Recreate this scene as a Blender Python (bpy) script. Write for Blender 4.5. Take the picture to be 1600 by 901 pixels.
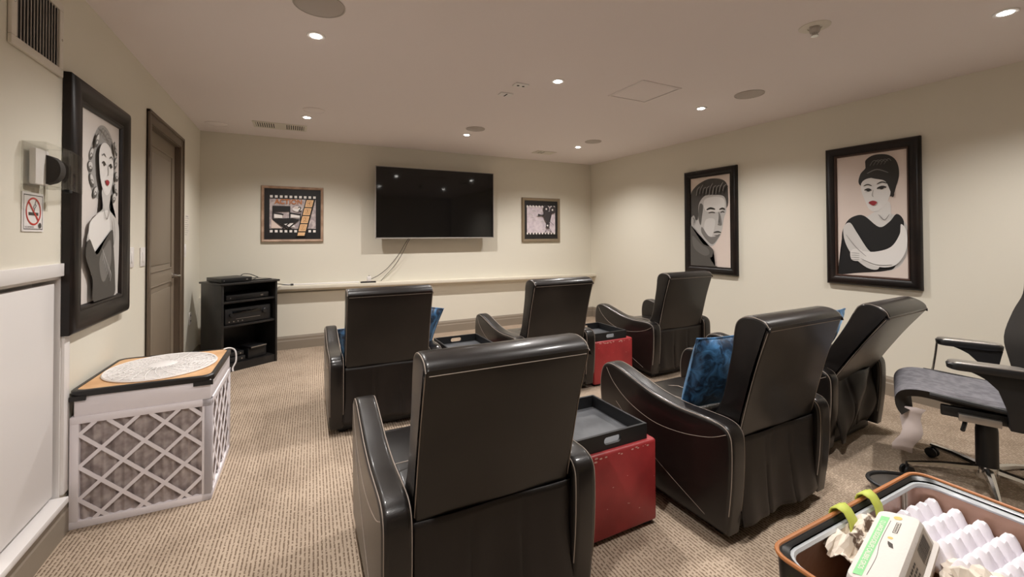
import bpy, bmesh, math, random
from mathutils import Vector, Matrix
S = bpy.context.scene
for o in list(bpy.data.objects): bpy.data.objects.remove(o)
C = S.collection
PI = math.pi
R = math.radians
random.seed(7)

# ------------------------------------------------------------------ camera, world, exposure
H = 2.44; D = 5.633; XL = -0.900; XR = 4.294; YB = -1.7
cam = bpy.data.cameras.new('camera'); co = bpy.data.objects.new('camera', cam); C.objects.link(co)
co.location = (0, 0, 1.298)
co.rotation_euler = (Matrix.Rotation(-.46972, 3, 'Z') @ Matrix.Rotation(R(90)+.013488, 3, 'X') @ Matrix.Rotation(-.003595, 3, 'Z')).to_euler()
cam.sensor_width = 36; cam.lens = 672.15/1600*36; cam.shift_y = -(450.5-358.83)/1600; cam.clip_start = .05
S.camera = co
W = bpy.data.worlds.new('world'); S.world = W; W.use_nodes = True
W.node_tree.nodes['Background'].inputs[0].default_value = (1, .95, .88, 1)
W.node_tree.nodes['Background'].inputs[1].default_value = .05
vs = S.view_settings; vs.view_transform = 'Standard'; vs.look = 'None'; vs.exposure = 0.0; vs.gamma = 1; vs.use_curve_mapping = False
SPOT_W = 165.0
SPOT_COL = (1, .96, .92)
SPOTS = [(x, y) for y in (4.55, 2.67, .81) for x in (.11, 1.74, 3.27)]

# ------------------------------------------------------------------ materials
def mat(name, col, rough=.6, metal=0, spec=.5, emit=0, bump=None, noise=None, trans=0, sheen=0, coat=0, alpha=None):
    m = bpy.data.materials.new(name); m.use_nodes = True
    nt = m.node_tree; b = nt.nodes['Principled BSDF']
    b.inputs['Base Color'].default_value = (*col, 1); b.inputs['Roughness'].default_value = rough
    b.inputs['Metallic'].default_value = metal; b.inputs['Specular IOR Level'].default_value = spec
    if coat: b.inputs['Coat Weight'].default_value = coat; b.inputs['Coat Roughness'].default_value = .15
    if sheen: b.inputs['Sheen Weight'].default_value = sheen; b.inputs['Sheen Roughness'].default_value = .4
    if trans: b.inputs['Transmission Weight'].default_value = trans
    if emit: b.inputs['Emission Color'].default_value = (*col, 1); b.inputs['Emission Strength'].default_value = emit
    tc = nt.nodes.new('ShaderNodeTexCoord')
    if noise:   # (scale, other colour, lo, hi)
        n = nt.nodes.new('ShaderNodeTexNoise'); n.inputs['Scale'].default_value = noise[0]; n.inputs['Detail'].default_value = 5
        r = nt.nodes.new('ShaderNodeValToRGB'); r.color_ramp.elements[0].position = noise[2]; r.color_ramp.elements[1].position = noise[3]
        r.color_ramp.elements[0].color = (*noise[1], 1); r.color_ramp.elements[1].color = (*col, 1)
        nt.links.new(tc.outputs['Object'], n.inputs['Vector']); nt.links.new(n.outputs['Fac'], r.inputs[0]); nt.links.new(r.outputs[0], b.inputs['Base Color'])
    if bump:    # (scale, strength, distance)
        n = nt.nodes.new('ShaderNodeTexNoise'); n.inputs['Scale'].default_value = bump[0]; n.inputs['Detail'].default_value = 4
        u = nt.nodes.new('ShaderNodeBump'); u.inputs['Strength'].default_value = bump[1]; u.inputs['Distance'].default_value = bump[2]
        nt.links.new(tc.outputs['Object'], n.inputs['Vector']); nt.links.new(n.outputs['Fac'], u.inputs['Height']); nt.links.new(u.outputs[0], b.inputs['Normal'])
    return m

def srgb(r, g, b):
    f = lambda v: (v/255/12.92) if v/255 <= .04045 else ((v/255+.055)/1.055)**2.4
    return (f(r), f(g), f(b))

M = {}
M['wall'] = mat('wall paint', srgb(226, 221, 207), .75, bump=(180, .06, .002))
M['ceiling'] = mat('ceiling paint', srgb(238, 230, 229), .85, bump=(120, .05, .002))
M['trim'] = mat('taupe trim paint', srgb(142, 131, 117), .5)
M['doorpaint'] = mat('taupe door paint', srgb(132, 120, 105), .5, bump=(60, .05, .001))
M['casing'] = mat('taupe casing paint', srgb(104, 90, 76), .45)
M['white'] = mat('white paint', srgb(232, 228, 226), .45)
M['offwhite'] = mat('off white plastic', srgb(222, 216, 205), .45)
M['ledge'] = mat('ledge paint', srgb(226, 219, 203), .45)
M['greyfab'] = mat('speaker grille', srgb(188, 180, 174), .8)
M['black'] = mat('black plastic', (.012, .012, .013), .4)
M['blackwood'] = mat('black wood', (.010, .009, .009), .38, noise=(9, (.02, .018, .017), .4, .6))
M['traywood'] = mat('black stained tray wood', (.006, .006, .007), .5)
M['traybase'] = mat('tray wood with painted sheen', (.10, .104, .112), .45, noise=(5, (.05, .052, .058), .4, .6))  # grey lightened to stand in for the highlight reflected on the tray floor
M['frame'] = mat('espresso frame', (.006, .004, .0038), .38, spec=.35, noise=(6, (.014, .008, .0065), .4, .62))
M['frameedge'] = mat('frame rust edge', (.05, .022, .014), .4)
M['woodframe'] = mat('pale brown frame', srgb(184, 154, 132), .4, noise=(14, srgb(158, 128, 106), .4, .6))
M['champ'] = mat('champagne frame', srgb(150, 134, 112), .35, metal=.35)
M['screen'] = mat('screen glass', (.003, .003, .0035), .055, spec=.5)
M['silver'] = mat('silver bezel', srgb(170, 165, 160), .3, metal=.8)
M['bezel'] = mat('satin grey bezel', srgb(176, 170, 164), .35, metal=.2)
M['chrome'] = mat('chrome', srgb(215, 213, 210), .15, metal=1)
M['leather'] = mat('brown black leather', (.0045, .0034, .0033), .36, spec=.34, coat=.32, bump=(380, .5, .0010), noise=(3, (.010, .0075, .0065), .4, .65))
M['skirt'] = mat('dark leather skirt', (.009, .0068, .006), .42, spec=.36, bump=(300, .35, .001), noise=(3, (.014, .0105, .009), .4, .65))
M['stitch'] = mat('pale stitching', srgb(150, 138, 128), .6)
M['red'] = mat('red leather', srgb(158, 48, 50), .42, bump=(200, .25, .001), noise=(7, srgb(140, 40, 43), .35, .6))
M['redwear'] = mat('worn red leather flecks', srgb(205, 160, 150), .6)
def clearplastic():
    m = bpy.data.materials.new('clear plastic'); m.use_nodes = True; nt = m.node_tree; nt.nodes.remove(nt.nodes['Principled BSDF'])
    o = nt.nodes['Material Output']; mx = nt.nodes.new('ShaderNodeMixShader'); t = nt.nodes.new('ShaderNodeBsdfTransparent'); g = nt.nodes.new('ShaderNodeBsdfGlossy')
    t.inputs[0].default_value = (.97, .97, .96, 1); g.inputs['Roughness'].default_value = .06
    mx.inputs[0].default_value = .10; nt.links.new(t.outputs[0], mx.inputs[1]); nt.links.new(g.outputs[0], mx.inputs[2]); nt.links.new(mx.outputs[0], o.inputs['Surface'])
    return m
M['glass'] = clearplastic()
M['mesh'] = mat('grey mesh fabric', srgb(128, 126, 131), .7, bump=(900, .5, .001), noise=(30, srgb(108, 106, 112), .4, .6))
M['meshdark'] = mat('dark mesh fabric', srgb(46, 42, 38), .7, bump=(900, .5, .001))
M['paper'] = mat('white paper', srgb(226, 220, 210), .7)
M['paperb'] = mat('crumpled paper', srgb(225, 214, 200), .7, noise=(14, srgb(92, 72, 58), .40, .43))
M['card'] = mat('white cardboard', srgb(236, 230, 234), .6)
M['tan'] = mat('brown cardboard', srgb(212, 170, 126), .7, noise=(8, srgb(196, 152, 108), .4, .6))
M['tape'] = mat('black tape', (.012, .011, .011), .4)
M['foam'] = mat('white moulded pulp', srgb(232, 228, 234), .8, bump=(90, .5, .002))
M['carton'] = mat('white carton pulp', srgb(216, 210, 204), .75, bump=(120, .35, .002))
M['green'] = mat('green print', srgb(140, 205, 145), .7)
M['ink'] = mat('grey ink', srgb(70, 64, 58), .7)
M['inklight'] = mat('grey beige print', srgb(176, 166, 152), .7)  # even grey beige for the carton side and the bag seam
M['gold'] = mat('gold print', srgb(215, 185, 110), .7)
M['lime'] = mat('lime webbing', srgb(190, 200, 88), .6)
M['orange'] = mat('orange piping', srgb(172, 110, 62), .45)
M['bagblack'] = mat('black bag fabric', (.006, .006, .006), .3)
M['lining'] = mat('shiny tan lining', srgb(168, 134, 116), .28, metal=.35, bump=(7, .5, .02))
M['liningrim'] = mat('silver lining edge', srgb(205, 210, 214), .3, metal=.4, bump=(40, .3, .004))
M['signred'] = mat('sign red', srgb(190, 60, 50), .5)
M['bulb'] = mat('lamp disc', (1, .96, .9), .5, emit=45)
M['seedark'] = mat('dark slot', (.01, .01, .01), .8)
M['cable'] = mat('grey cable', srgb(88, 82, 74), .5)
M['sheer'] = mat('pale cloth strip', srgb(214, 200, 196), .6)
M['pulpgrey'] = mat('smooth grey shell', srgb(120, 116, 112), .3, metal=.3)  # even grey of the oval tray

def filtermat():
    m = mat('pleated filter media', srgb(160, 148, 146), .9); nt = m.node_tree; b = nt.nodes['Principled BSDF']
    tc = nt.nodes.new('ShaderNodeTexCoord'); w = nt.nodes.new('ShaderNodeTexNoise'); w.inputs['Scale'].default_value = 22
    r = nt.nodes.new('ShaderNodeValToRGB'); r.color_ramp.elements[0].color = (*srgb(142, 130, 128), 1); r.color_ramp.elements[1].color = (*srgb(184, 173, 170), 1)
    r.color_ramp.elements[0].position = .35; r.color_ramp.elements[1].position = .65
    nt.links.new(tc.outputs['Object'], w.inputs['Vector']); nt.links.new(w.outputs['Fac'], r.inputs[0]); nt.links.new(r.outputs[0], b.inputs['Base Color'])
    return m
M['filter'] = filtermat()

def velvet():
    m = mat('blue crushed velvet', srgb(22, 58, 96), .45, sheen=1.0); nt = m.node_tree; b = nt.nodes['Principled BSDF']
    b.inputs['Sheen Tint'].default_value = (*srgb(150, 195, 235), 1)
    tc = nt.nodes.new('ShaderNodeTexCoord'); n = nt.nodes.new('ShaderNodeTexNoise'); n.inputs['Scale'].default_value = 16; n.inputs['Detail'].default_value = 6; n.inputs['Distortion'].default_value = 1.2
    r = nt.nodes.new('ShaderNodeValToRGB'); r.color_ramp.elements[0].color = (*srgb(8, 26, 50), 1); r.color_ramp.elements[1].color = (*srgb(70, 125, 175), 1)
    r.color_ramp.elements[0].position = .42; r.color_ramp.elements[1].position = .72
    u = nt.nodes.new('ShaderNodeBump'); u.inputs['Strength'].default_value = .6; u.inputs['Distance'].default_value = .008
    nt.links.new(tc.outputs['Object'], n.inputs['Vector']); nt.links.new(n.outputs['Fac'], r.inputs[0]); nt.links.new(r.outputs[0], b.inputs['Base Color'])
    nt.links.new(n.outputs['Fac'], u.inputs['Height']); nt.links.new(u.outputs[0], b.inputs['Normal'])
    return m
M['velvet'] = velvet()

def carpet():
    m = mat('striped loop carpet', srgb(190, 165, 140), .95, spec=.15); nt = m.node_tree; b = nt.nodes['Principled BSDF']; L = nt.links.new
    tc = nt.nodes.new('ShaderNodeTexCoord')
    mp = nt.nodes.new('ShaderNodeMapping'); mp.inputs['Rotation'].default_value = (0, 0, R(2)); L(tc.outputs['Object'], mp.inputs[0])
    w = nt.nodes.new('ShaderNodeTexWave'); w.wave_type = 'BANDS'; w.bands_direction = 'X'; w.inputs['Scale'].default_value = 19.5
    w.inputs['Distortion'].default_value = .5; w.inputs['Detail'].default_value = 2; w.inputs['Detail Scale'].default_value = 4
    L(mp.outputs[0], w.inputs['Vector'])
    sc = nt.nodes.new('ShaderNodeMapping'); sc.inputs['Scale'].default_value = (90, 90, 1); L(mp.outputs[0], sc.inputs[0])
    n = nt.nodes.new('ShaderNodeTexNoise'); n.inputs['Scale'].default_value = 1; n.inputs['Detail'].default_value = 2; L(sc.outputs[0], n.inputs['Vector'])
    a = nt.nodes.new('ShaderNodeMath'); a.operation = 'MULTIPLY'; L(w.outputs['Fac'], a.inputs[0])
    r2 = nt.nodes.new('ShaderNodeMapRange'); r2.inputs[1].default_value = .30; r2.inputs[2].default_value = .52; L(n.outputs['Fac'], r2.inputs[0]); L(r2.outputs[0], a.inputs[1])
    r = nt.nodes.new('ShaderNodeValToRGB'); e = r.color_ramp.elements
    e[0].position = .45; e[0].color = (*srgb(184, 166, 147), 1); e[1].position = .80; e[1].color = (*srgb(122, 104, 88), 1)
    L(a.outputs[0], r.inputs[0])
    big = nt.nodes.new('ShaderNodeTexNoise'); big.inputs['Scale'].default_value = 3.2; big.inputs['Detail'].default_value = 4; L(tc.outputs['Object'], big.inputs['Vector'])
    br = nt.nodes.new('ShaderNodeValToRGB'); br.color_ramp.elements[0].color = (.80, .79, .78, 1); br.color_ramp.elements[0].position = .3; br.color_ramp.elements[1].position = .6
    L(big.outputs['Fac'], br.inputs[0])
    mx = nt.nodes.new('ShaderNodeMix'); mx.data_type = 'RGBA'; mx.blend_type = 'MULTIPLY'; mx.inputs[0].default_value = 1
    L(r.outputs[0], mx.inputs[6]); L(br.outputs[0], mx.inputs[7]); L(mx.outputs[2], b.inputs['Base Color'])
    u = nt.nodes.new('ShaderNodeBump'); u.inputs['Strength'].default_value = .5; u.inputs['Distance'].default_value = .003; u.invert = True
    L(a.outputs[0], u.inputs['Height']); L(u.outputs[0], b.inputs['Normal'])
    return m
M['carpet'] = carpet()

# ------------------------------------------------------------------ builders
def obj(name, bm, m, parent=None, smooth=True, loc=None, rot=None):
    bmesh.ops.recalc_face_normals(bm, faces=bm.faces)
    me = bpy.data.meshes.new(name)
    ms = m if isinstance(m, (list, tuple)) else [m]
    if smooth:
        for f in bm.faces: f.smooth = True
        for e in bm.edges:
            if len(e.link_faces) == 2 and e.calc_face_angle(0) > R(38): e.smooth = False
    bm.to_mesh(me); bm.free()
    for k in ms: me.materials.append(k)
    o = bpy.data.objects.new(name, me); C.objects.link(o)
    if parent: o.parent = parent
    if loc: o.location = loc
    if rot: o.rotation_euler = rot
    return o
def tag(o, label, cat, group=None):
    o['label'] = label; o['category'] = cat
    if group: o['group'] = group
    return o
def thing(name, label, cat, loc=(0, 0, 0), rz=0, group=None):
    o = bpy.data.objects.new(name, None); o.empty_display_size = .1; C.objects.link(o); o.location = loc; o.rotation_euler = (0, 0, rz)
    return tag(o, label, cat, group)
def struct(name, bm, m, parent=None, smooth=True):
    o = obj(name, bm, m, parent, smooth)
    if not parent: o['kind'] = 'structure'
    return o
def dup(root, loc, rz, label=None, group=None):
    r = root.copy(); C.objects.link(r); r.location = loc; r.rotation_euler = (0, 0, rz)
    if label: r['label'] = label
    if group: r['group'] = group
    for ch in list(root.children):
        c = ch.copy(); C.objects.link(c); c.parent = r
        for g in list(ch.children):
            d = g.copy(); C.objects.link(d); d.parent = c
    return r
def BM(): return bmesh.new()
def mi(faces, i):
    for f in faces: f.material_index = i
def box(bm, x0, x1, y0, y1, z0, z1, bev=0, seg=2, idx=0, mtx=None):
    t = bmesh.new(); bmesh.ops.create_cube(t, size=1)
    for v in t.verts: v.co = Vector((x0+(v.co.x+.5)*(x1-x0), y0+(v.co.y+.5)*(y1-y0), z0+(v.co.z+.5)*(z1-z0)))
    if bev: bmesh.ops.bevel(t, geom=t.edges[:], offset=bev, segments=seg, profile=.5, affect='EDGES')
    join(bm, t, idx, mtx)
def join(bm, t, idx=0, mtx=None):
    mp = {}
    for v in t.verts: mp[v] = bm.verts.new((mtx @ v.co) if mtx else v.co)
    for f in t.faces:
        try: g = bm.faces.new([mp[v] for v in f.verts]); g.material_index = idx if idx is not None else f.material_index
        except ValueError: pass
    t.free()
def tube(bm, pts, r, seg=8, idx=0, cap=True, closed=False):
    pts = [Vector(p) for p in pts]; rings = []; n = len(pts)
    rs = r if isinstance(r, (list, tuple)) else [r]*n
    up = None
    for i, p in enumerate(pts):
        a = pts[(i-1) % n] if closed else pts[max(i-1, 0)]; b = pts[(i+1) % n] if closed else pts[min(i+1, n-1)]
        d = (b-a).normalized()
        if up is None: up = Vector((0, 0, 1)) if abs(d.z) < .9 else Vector((1, 0, 0))
        s = d.cross(up).normalized(); up = s.cross(d).normalized()
        rings.append([bm.verts.new(p+(s*math.cos(2*PI*k/seg)+up*math.sin(2*PI*k/seg))*rs[i]) for k in range(seg)])
    for i in range(n if closed else n-1):
        A = rings[i]; B = rings[(i+1) % n]
        for k in range(seg):
            f = bm.faces.new((A[k], A[(k+1) % seg], B[(k+1) % seg], B[k])); f.material_index = idx
    if cap and not closed:
        for q in (rings[0], rings[-1]): f = bm.faces.new(q); f.material_index = idx
def lathe(bm, prof, seg=32, idx=0, mtx=None, cap=False):
    t = bmesh.new(); rings = []
    for r, z in prof:
        rings.append([t.verts.new((r*math.cos(2*PI*k/seg), r*math.sin(2*PI*k/seg), z)) for k in range(seg)])
    for A, B in zip(rings, rings[1:]):
        for k in range(seg): t.faces.new((A[k], A[(k+1) % seg], B[(k+1) % seg], B[k]))
    if cap: t.faces.new(rings[0]); t.faces.new(rings[-1])
    join(bm, t, idx, mtx)
def spline(pts, n=6, closed=True):
    out = []; N = len(pts); rng = range(N if closed else N-1)
    g = lambda i: Vector(pts[i % N]) if closed else Vector(pts[min(max(i, 0), N-1)])
    for i in rng:
        a, b, c, d = g(i-1), g(i), g(i+1), g(i+2)
        for k in range(n):
            t = k/n; out.append(.5*((2*b)+(-a+c)*t+(2*a-5*b+4*c-d)*t*t+(-a+3*b-3*c+d)*t*t*t))
    if not closed: out.append(g(N-1))
    return out
def prism(bm, pts2, x0, x1, bev=0, seg=3, idx=0, mtx=None):
    """extrude a (y,z) outline along x"""
    t = bmesh.new()
    A = [t.verts.new((x0, p[0], p[1])) for p in pts2]; B = [t.verts.new((x1, p[0], p[1])) for p in pts2]
    fa = t.faces.new(A); fb = t.faces.new(B[::-1]); n = len(A)
    for k in range(n): t.faces.new((A[k], B[k], B[(k+1) % n], A[(k+1) % n]))
    if bev:
        es = list(set(list(fa.edges)+list(fb.edges)))
        bmesh.ops.bevel(t, geom=es, offset=bev, segments=seg, profile=.5, affect='EDGES', clamp_overlap=True)
    join(bm, t, idx, mtx)
def inset2(pts, d):
    """closed (y,z) outline moved inwards by d"""
    n = len(pts); ar = sum(pts[i][0]*pts[(i+1) % n][1]-pts[(i+1) % n][0]*pts[i][1] for i in range(n)); sg = 1 if ar > 0 else -1; out = []
    for i in range(n):
        p = Vector(pts[i]); a = (p-Vector(pts[i-1])).normalized(); c = (Vector(pts[(i+1) % n])-p).normalized()
        na = Vector((-a.y, a.x))*sg; nc = Vector((-c.y, c.x))*sg; m = (na+nc)
        if m.length < 1e-4: m = na
        m.normalize(); k = 1/max(.6, m.dot(na)); q = p+m*d*k; out.append((q.x, q.y))
    return out
def rprism(bm, pts, x0, x1, rad, seg=5):
    """extruded (y,z) outline with truly rounded long edges"""
    if x0 > x1: x0, x1 = x1, x0
    st = [(x0+rad*(1-math.cos(PI/2*k/seg)), rad*(1-math.sin(PI/2*k/seg))) for k in range(seg+1)]
    st += [(x1-(x-x0), d) for x, d in st[::-1]]
    rings = [[bm.verts.new((x, p[0], p[1])) for p in inset2(pts, d)] for x, d in st]; n = len(pts)
    for A, B in zip(rings, rings[1:]):
        for k in range(n): bm.faces.new((A[k], A[(k+1) % n], B[(k+1) % n], B[k]))
    bm.faces.new(rings[0][::-1]); bm.faces.new(rings[-1])
def flat(bm, pts, y, idx=0, smooth=0):
    """polygon in the xz plane at depth y (front faces -y)"""
    if smooth: pts = [(p.x, p.y) for p in spline([(a, b, 0) for a, b in pts], smooth)]
    f = bm.faces.new([bm.verts.new((a, y, b)) for a, b in pts]); f.material_index = idx
    r = bmesh.ops.triangulate(bm, faces=[f])
def text(bm, s, size, mtx, idx=0, ext=0, ax='CENTER', bold=0, sx=1):
    cu = bpy.data.curves.new('t', 'FONT'); cu.body = s; cu.size = size; cu.extrude = ext; cu.align_x = ax; cu.align_y = 'CENTER'; cu.offset = bold
    o = bpy.data.objects.new('t', cu); C.objects.link(o)
    dg = bpy.context.evaluated_depsgraph_get(); me = bpy.data.meshes.new_from_object(o.evaluated_get(dg))
    t = bmesh.new(); t.from_mesh(me)
    for v in t.verts: v.co.x *= sx
    bpy.data.objects.remove(o); bpy.data.curves.remove(cu); bpy.data.meshes.remove(me)
    join(bm, t, idx, mtx)
def XZ(x, y, z, rot=0):     # text plane facing -y
    return Matrix.Translation((x, y, z)) @ Matrix.Rotation(R(90), 4, 'X') @ Matrix.Rotation(rot, 4, 'Z')

# ------------------------------------------------------------------ room shell
b = BM(); box(b, XL-.1, XR+.1, YB-.1, D+.1, -.1, 0); struct('floor', b, M['carpet'])
b = BM(); box(b, XL-.1, XR+.1, YB-.1, D+.1, H, H+.1); struct('ceiling', b, M['ceiling'])
b = BM(); box(b, XL-.1, XR+.1, D, D+.1, 0, H); box(b, -.9, XR, D-.03, D, 0, .645); struct('wall_back', b, M['wall'])
b = BM(); box(b, XR, XR+.1, YB, D, 0, H); struct('wall_right', b, M['wall'])
b = BM(); box(b, XL-.1, XR+.1, YB-.1, YB, 0, H); struct('wall_front', b, M['wall'])
# left wall with door opening and low cupboard opening
b = BM()
dy0, dy1, dh = 3.83, 4.71, 2.09
box(b, XL-.1, XL, 2.56, dy0, 0, H); box(b, XL-.1, XL, dy1, D, 0, H); box(b, XL-.1, XL, dy0, dy1, dh, H)
box(b, XL-.1, XL, YB, 2.56, 1.13, H); box(b, XL-.1, XL, YB, 2.56, 0, .15); box(b, XL-.1, XL, YB, .6, .15, 1.13)
struct('wall_left', b, M['wall'])
def baseboard(name, p0, p1, nrm):
    """profiled board running p0->p1, thickness towards nrm"""
    prof = [(0, 0), (.016, 0), (.016, .095), (.012, .105), (.012, .13), (.008, .14), (.004, .152), (0, .152)]
    b = BM(); A = []; B = []
    for d, z in prof:
        A.append(b.verts.new((p0[0]+nrm[0]*d, p0[1]+nrm[1]*d, z))); B.append(b.verts.new((p1[0]+nrm[0]*d, p1[1]+nrm[1]*d, z)))
    n = len(prof)
    for k in range(n): b.faces.new((A[k], B[k], B[(k+1) % n], A[(k+1) % n]))
    b.faces.new(A); b.faces.new(B[::-1]); struct(name, b, M['trim'], smooth=False)
baseboard('baseboard_back', (XL, D-.03), (XR, D-.03), (0, -1))
baseboard('baseboard_right', (XR, YB), (XR, D-.046), (-1, 0))
baseboard('baseboard_left', (XL, YB), (XL, 3.742), (1, 0))
baseboard('baseboard_left.001', (XL, 4.798), (XL, D-.046), (1, 0))
# door
dr = BM()
box(dr, XL-.075, XL-.035, dy0+.004, dy1-.004, .01, dh-.004)
door = struct('door_1', dr, M['doorpaint'])
def raised_panel(y0, y1, z0, z1):
    b = BM(); x = XL-.035
    loops = [(0, 0), (.012, -.010), (.03, -.012), (.045, -.002), (.06, 0)]
    prev = None
    for ins, dx in loops:
        q = [b.verts.new((x+dx+.0012, yy, zz)) for yy, zz in ((y0+ins, z0+ins), (y1-ins, z0+ins), (y1-ins, z1-ins), (y0+ins, z1-ins))]
        if prev:
            for k in range(4): b.faces.new((prev[k], prev[(k+1) % 4], q[(k+1) % 4], q[k]))
        prev = q
    b.faces.new(prev)
    return b
# cut slab so the mouldings read: slab itself is slightly proud around the panels
for z0, z1 in ((.28, .93), (1.03, 1.98)):
    b = BM()
    y0, y1 = dy0+.11, dy1-.11; x = XL-.035
    t = .012
    for q in ((y0, y0+t, z0, z1), (y1-t, y1, z0, z1), (y0, y1, z0, z0+t), (y0, y1, z1-t, z1)):
        box(b, x-.001, x+.007, *q, bev=.003)
    box(b, x-.001, x+.006, y0+.05, y1-.05, z0+.05, z1-.05, bev=.005)
    obj('door_panel', b, M['doorpaint'], door)
b = BM(); hy = 4.645; hz = .965
lathe(b, [(0, 0), (.026, 0), (.026, .006), (.012, .012), (.010, .045), (.0, .047)], 20, mtx=Matrix.Translation((XL-.035, hy, hz)) @ Matrix.Rotation(R(90), 4, 'Y'))
tube(b, [(XL+.008, hy, hz), (XL+.018, hy-.01, hz), (XL+.02, hy-.05, hz), (XL+.014, hy-.115, hz+.002)], [.011, .011, .009, .007], 10)
h = obj('door_handle', b, M['chrome'], door); h['label'] = 'chrome lever handle'
b = BM()
for z in (.35, 1.1, 1.85): tube(b, [(XL-.03, dy0+.004, z-.045), (XL-.03, dy0+.004, z+.045)], .008, 8)
obj('hinge', b, M['silver'], door)
b = BM()   # casing and jamb
def casing(b, y0, y1, z0, z1):
    box(b, XL, XL+.014, y0, y1, z0, z1, bev=.004)
cw = .088
for (y0, y1, z0, z1) in ((dy0-cw, dy0, 0, dh+cw), (dy1, dy1+cw, 0, dh+cw), (dy0, dy1, dh, dh+cw)):
    box(b, XL, XL+.012, y0, y1, z0, z1, bev=.003)
box(b, XL, XL+.022, dy0-cw, dy0-cw+.022, 0, dh+cw, bev=.004); box(b, XL, XL+.022, dy1+cw-.022, dy1+cw, 0, dh+cw, bev=.004); box(b, XL, XL+.022, dy0-cw, dy1+cw, dh+cw-.022, dh+cw, bev=.004)
box(b, XL-.1, XL, dy0-.001, dy0+.003, 0, dh); box(b, XL-.1, XL, dy1-.003, dy1+.001, 0, dh); box(b, XL-.1, XL, dy0, dy1, dh-.003, dh)
box(b, XL-.085, XL-.078, dy0, dy0+.015, 0, dh); box(b, XL-.1, XL-.08, dy0, dy1, 0, dh)
struct('trim_1', b, M['casing'])
# ledge along the back wall
b = BM(); box(b, -.45, XR-.001, D-.13, D, .700, .740, bev=.004); box(b, -.45, XR-.001, D-.06, D-.03, .672, .700, bev=.003)
for v in b.verts: v.co.z -= .055*(v.co.x+.45)/4.74
def LZ(x): return .740-.055*(x+.45)/4.74
struct('trim_2', b, M['ledge'])
# white cupboard set low in the left wall
cb = thing('wall_cupboard', 'white flush cupboard panel in a white frame set low in the left wall', 'cupboard', (XL, 1.6, .15))
b = BM(); x = 0
y0, y1 = .6-1.6, 2.56-1.6
box(b, 0, .012, y1, y1+.05, .03, 1.035, bev=.002); box(b, 0, .012, y0-.07, y1+.05, .98, 1.035, bev=.002); box(b, 0, .012, y0-.07, y0, 0, 1.035, bev=.002)
box(b, -.1, 0, y1-.008, y1, 0, .98); box(b, -.1, 0, y0, y0+.012, 0, .98); box(b, -.1, 0, y0, y1, .968, .98); box(b, -.099, -.09, y0, y1, 0, .98)
obj('cupboard_frame', b, M['white'], cb)
b = BM(); box(b, -.09, .036, y0-.07, y1-.015, .003, .030, bev=.004); obj('sill', b, M['white'], cb)
b = BM(); box(b, -.035, -.012, y0+.04, y1-.028, .045, .950, bev=.004); obj('door', b, M['white'], cb)

# ------------------------------------------------------------------ ceiling fittings
def downlight(x, y, label):
    t = thing('recessed_downlight', label, 'ceiling light', (x, y, H), 0, 'recessed downlights in the ceiling')
    b = BM(); lathe(b, [(.030, -.001), (.032, -.006), (.046, -.006), (.050, -.001), (.050, 0)], 28); obj('trim_ring', b, M['white'], t)
    b = BM(); lathe(b, [(0, -.013), (.012, -.0125), (.022, -.009), (.029, -.0035)], 24); obj('lamp_disc', b, M['bulb'], t)
    l = bpy.data.lights.new('downlight_lamp', 'SPOT'); l.energy = SPOT_W; l.color = SPOT_COL; l.spot_size = R(140); l.spot_blend = .8; l.shadow_soft_size = .028
    lo = bpy.data.objects.new('downlight_lamp', l); C.objects.link(lo); lo.parent = t; lo.location = (0, 0, -.012)
    return t
LL = {(0, 0): 'small bright recessed downlight nearest the back left corner above the black media cabinet', (1, 0): 'small recessed downlight in front of the television, above it', (2, 0): 'small recessed downlight nearest the far right corner by the camera print',
      (0, 1): 'bright recessed downlight just behind the large ceiling speaker cut by the top edge', (1, 1): 'bright recessed downlight in mid ceiling beside the two small white plates', (2, 1): 'bright recessed downlight between the ceiling hatch and the round speaker',
      (2, 2): 'bright recessed downlight at the top right corner of the photo'}
for x, y in SPOTS:
    key = ((.11, 1.74, 3.27).index(x), (4.55, 2.67, .81).index(y))
    downlight(x, y, LL.get(key, 'recessed downlight in the ceiling above the %s' % ('shopping bag' if x > 1 else 'low white wall cupboard')))
def cspeaker(x, y, label, r=.085, m='greyfab'):
    t = thing('ceiling_speaker', label, 'speaker', (x, y, H), 0, 'round ceiling speakers')
    b = BM(); lathe(b, [(0, -.007), (r*.9, -.006), (r*.93, -.004)], 36); obj('grille', b, M[m], t)
    b = BM(); lathe(b, [(r*.93, -.003), (r*.95, -.007), (r, -.005), (r, 0)], 36); obj('rim', b, M[m], t)
cspeaker(.11, 2.31, 'grey round ceiling speaker cut off by the top edge of the photo', .12)
cspeaker(1.73, 4.26, 'grey round ceiling speaker just in front of the light above the television', .10)
cspeaker(3.25, 4.21, 'grey round ceiling speaker near the far right corner downlight', .10)
cspeaker(3.30, 2.23, 'grey round ceiling speaker closest to the right wall with portraits', .11)
cspeaker(.16, 4.27, 'white round ceiling speaker partly behind the glow of the back left downlight', .09, 'ceiling')
cspeaker(-.70, 5.22, 'pale round ceiling speaker in the back left corner of the ceiling', .10, 'ceiling')
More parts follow.
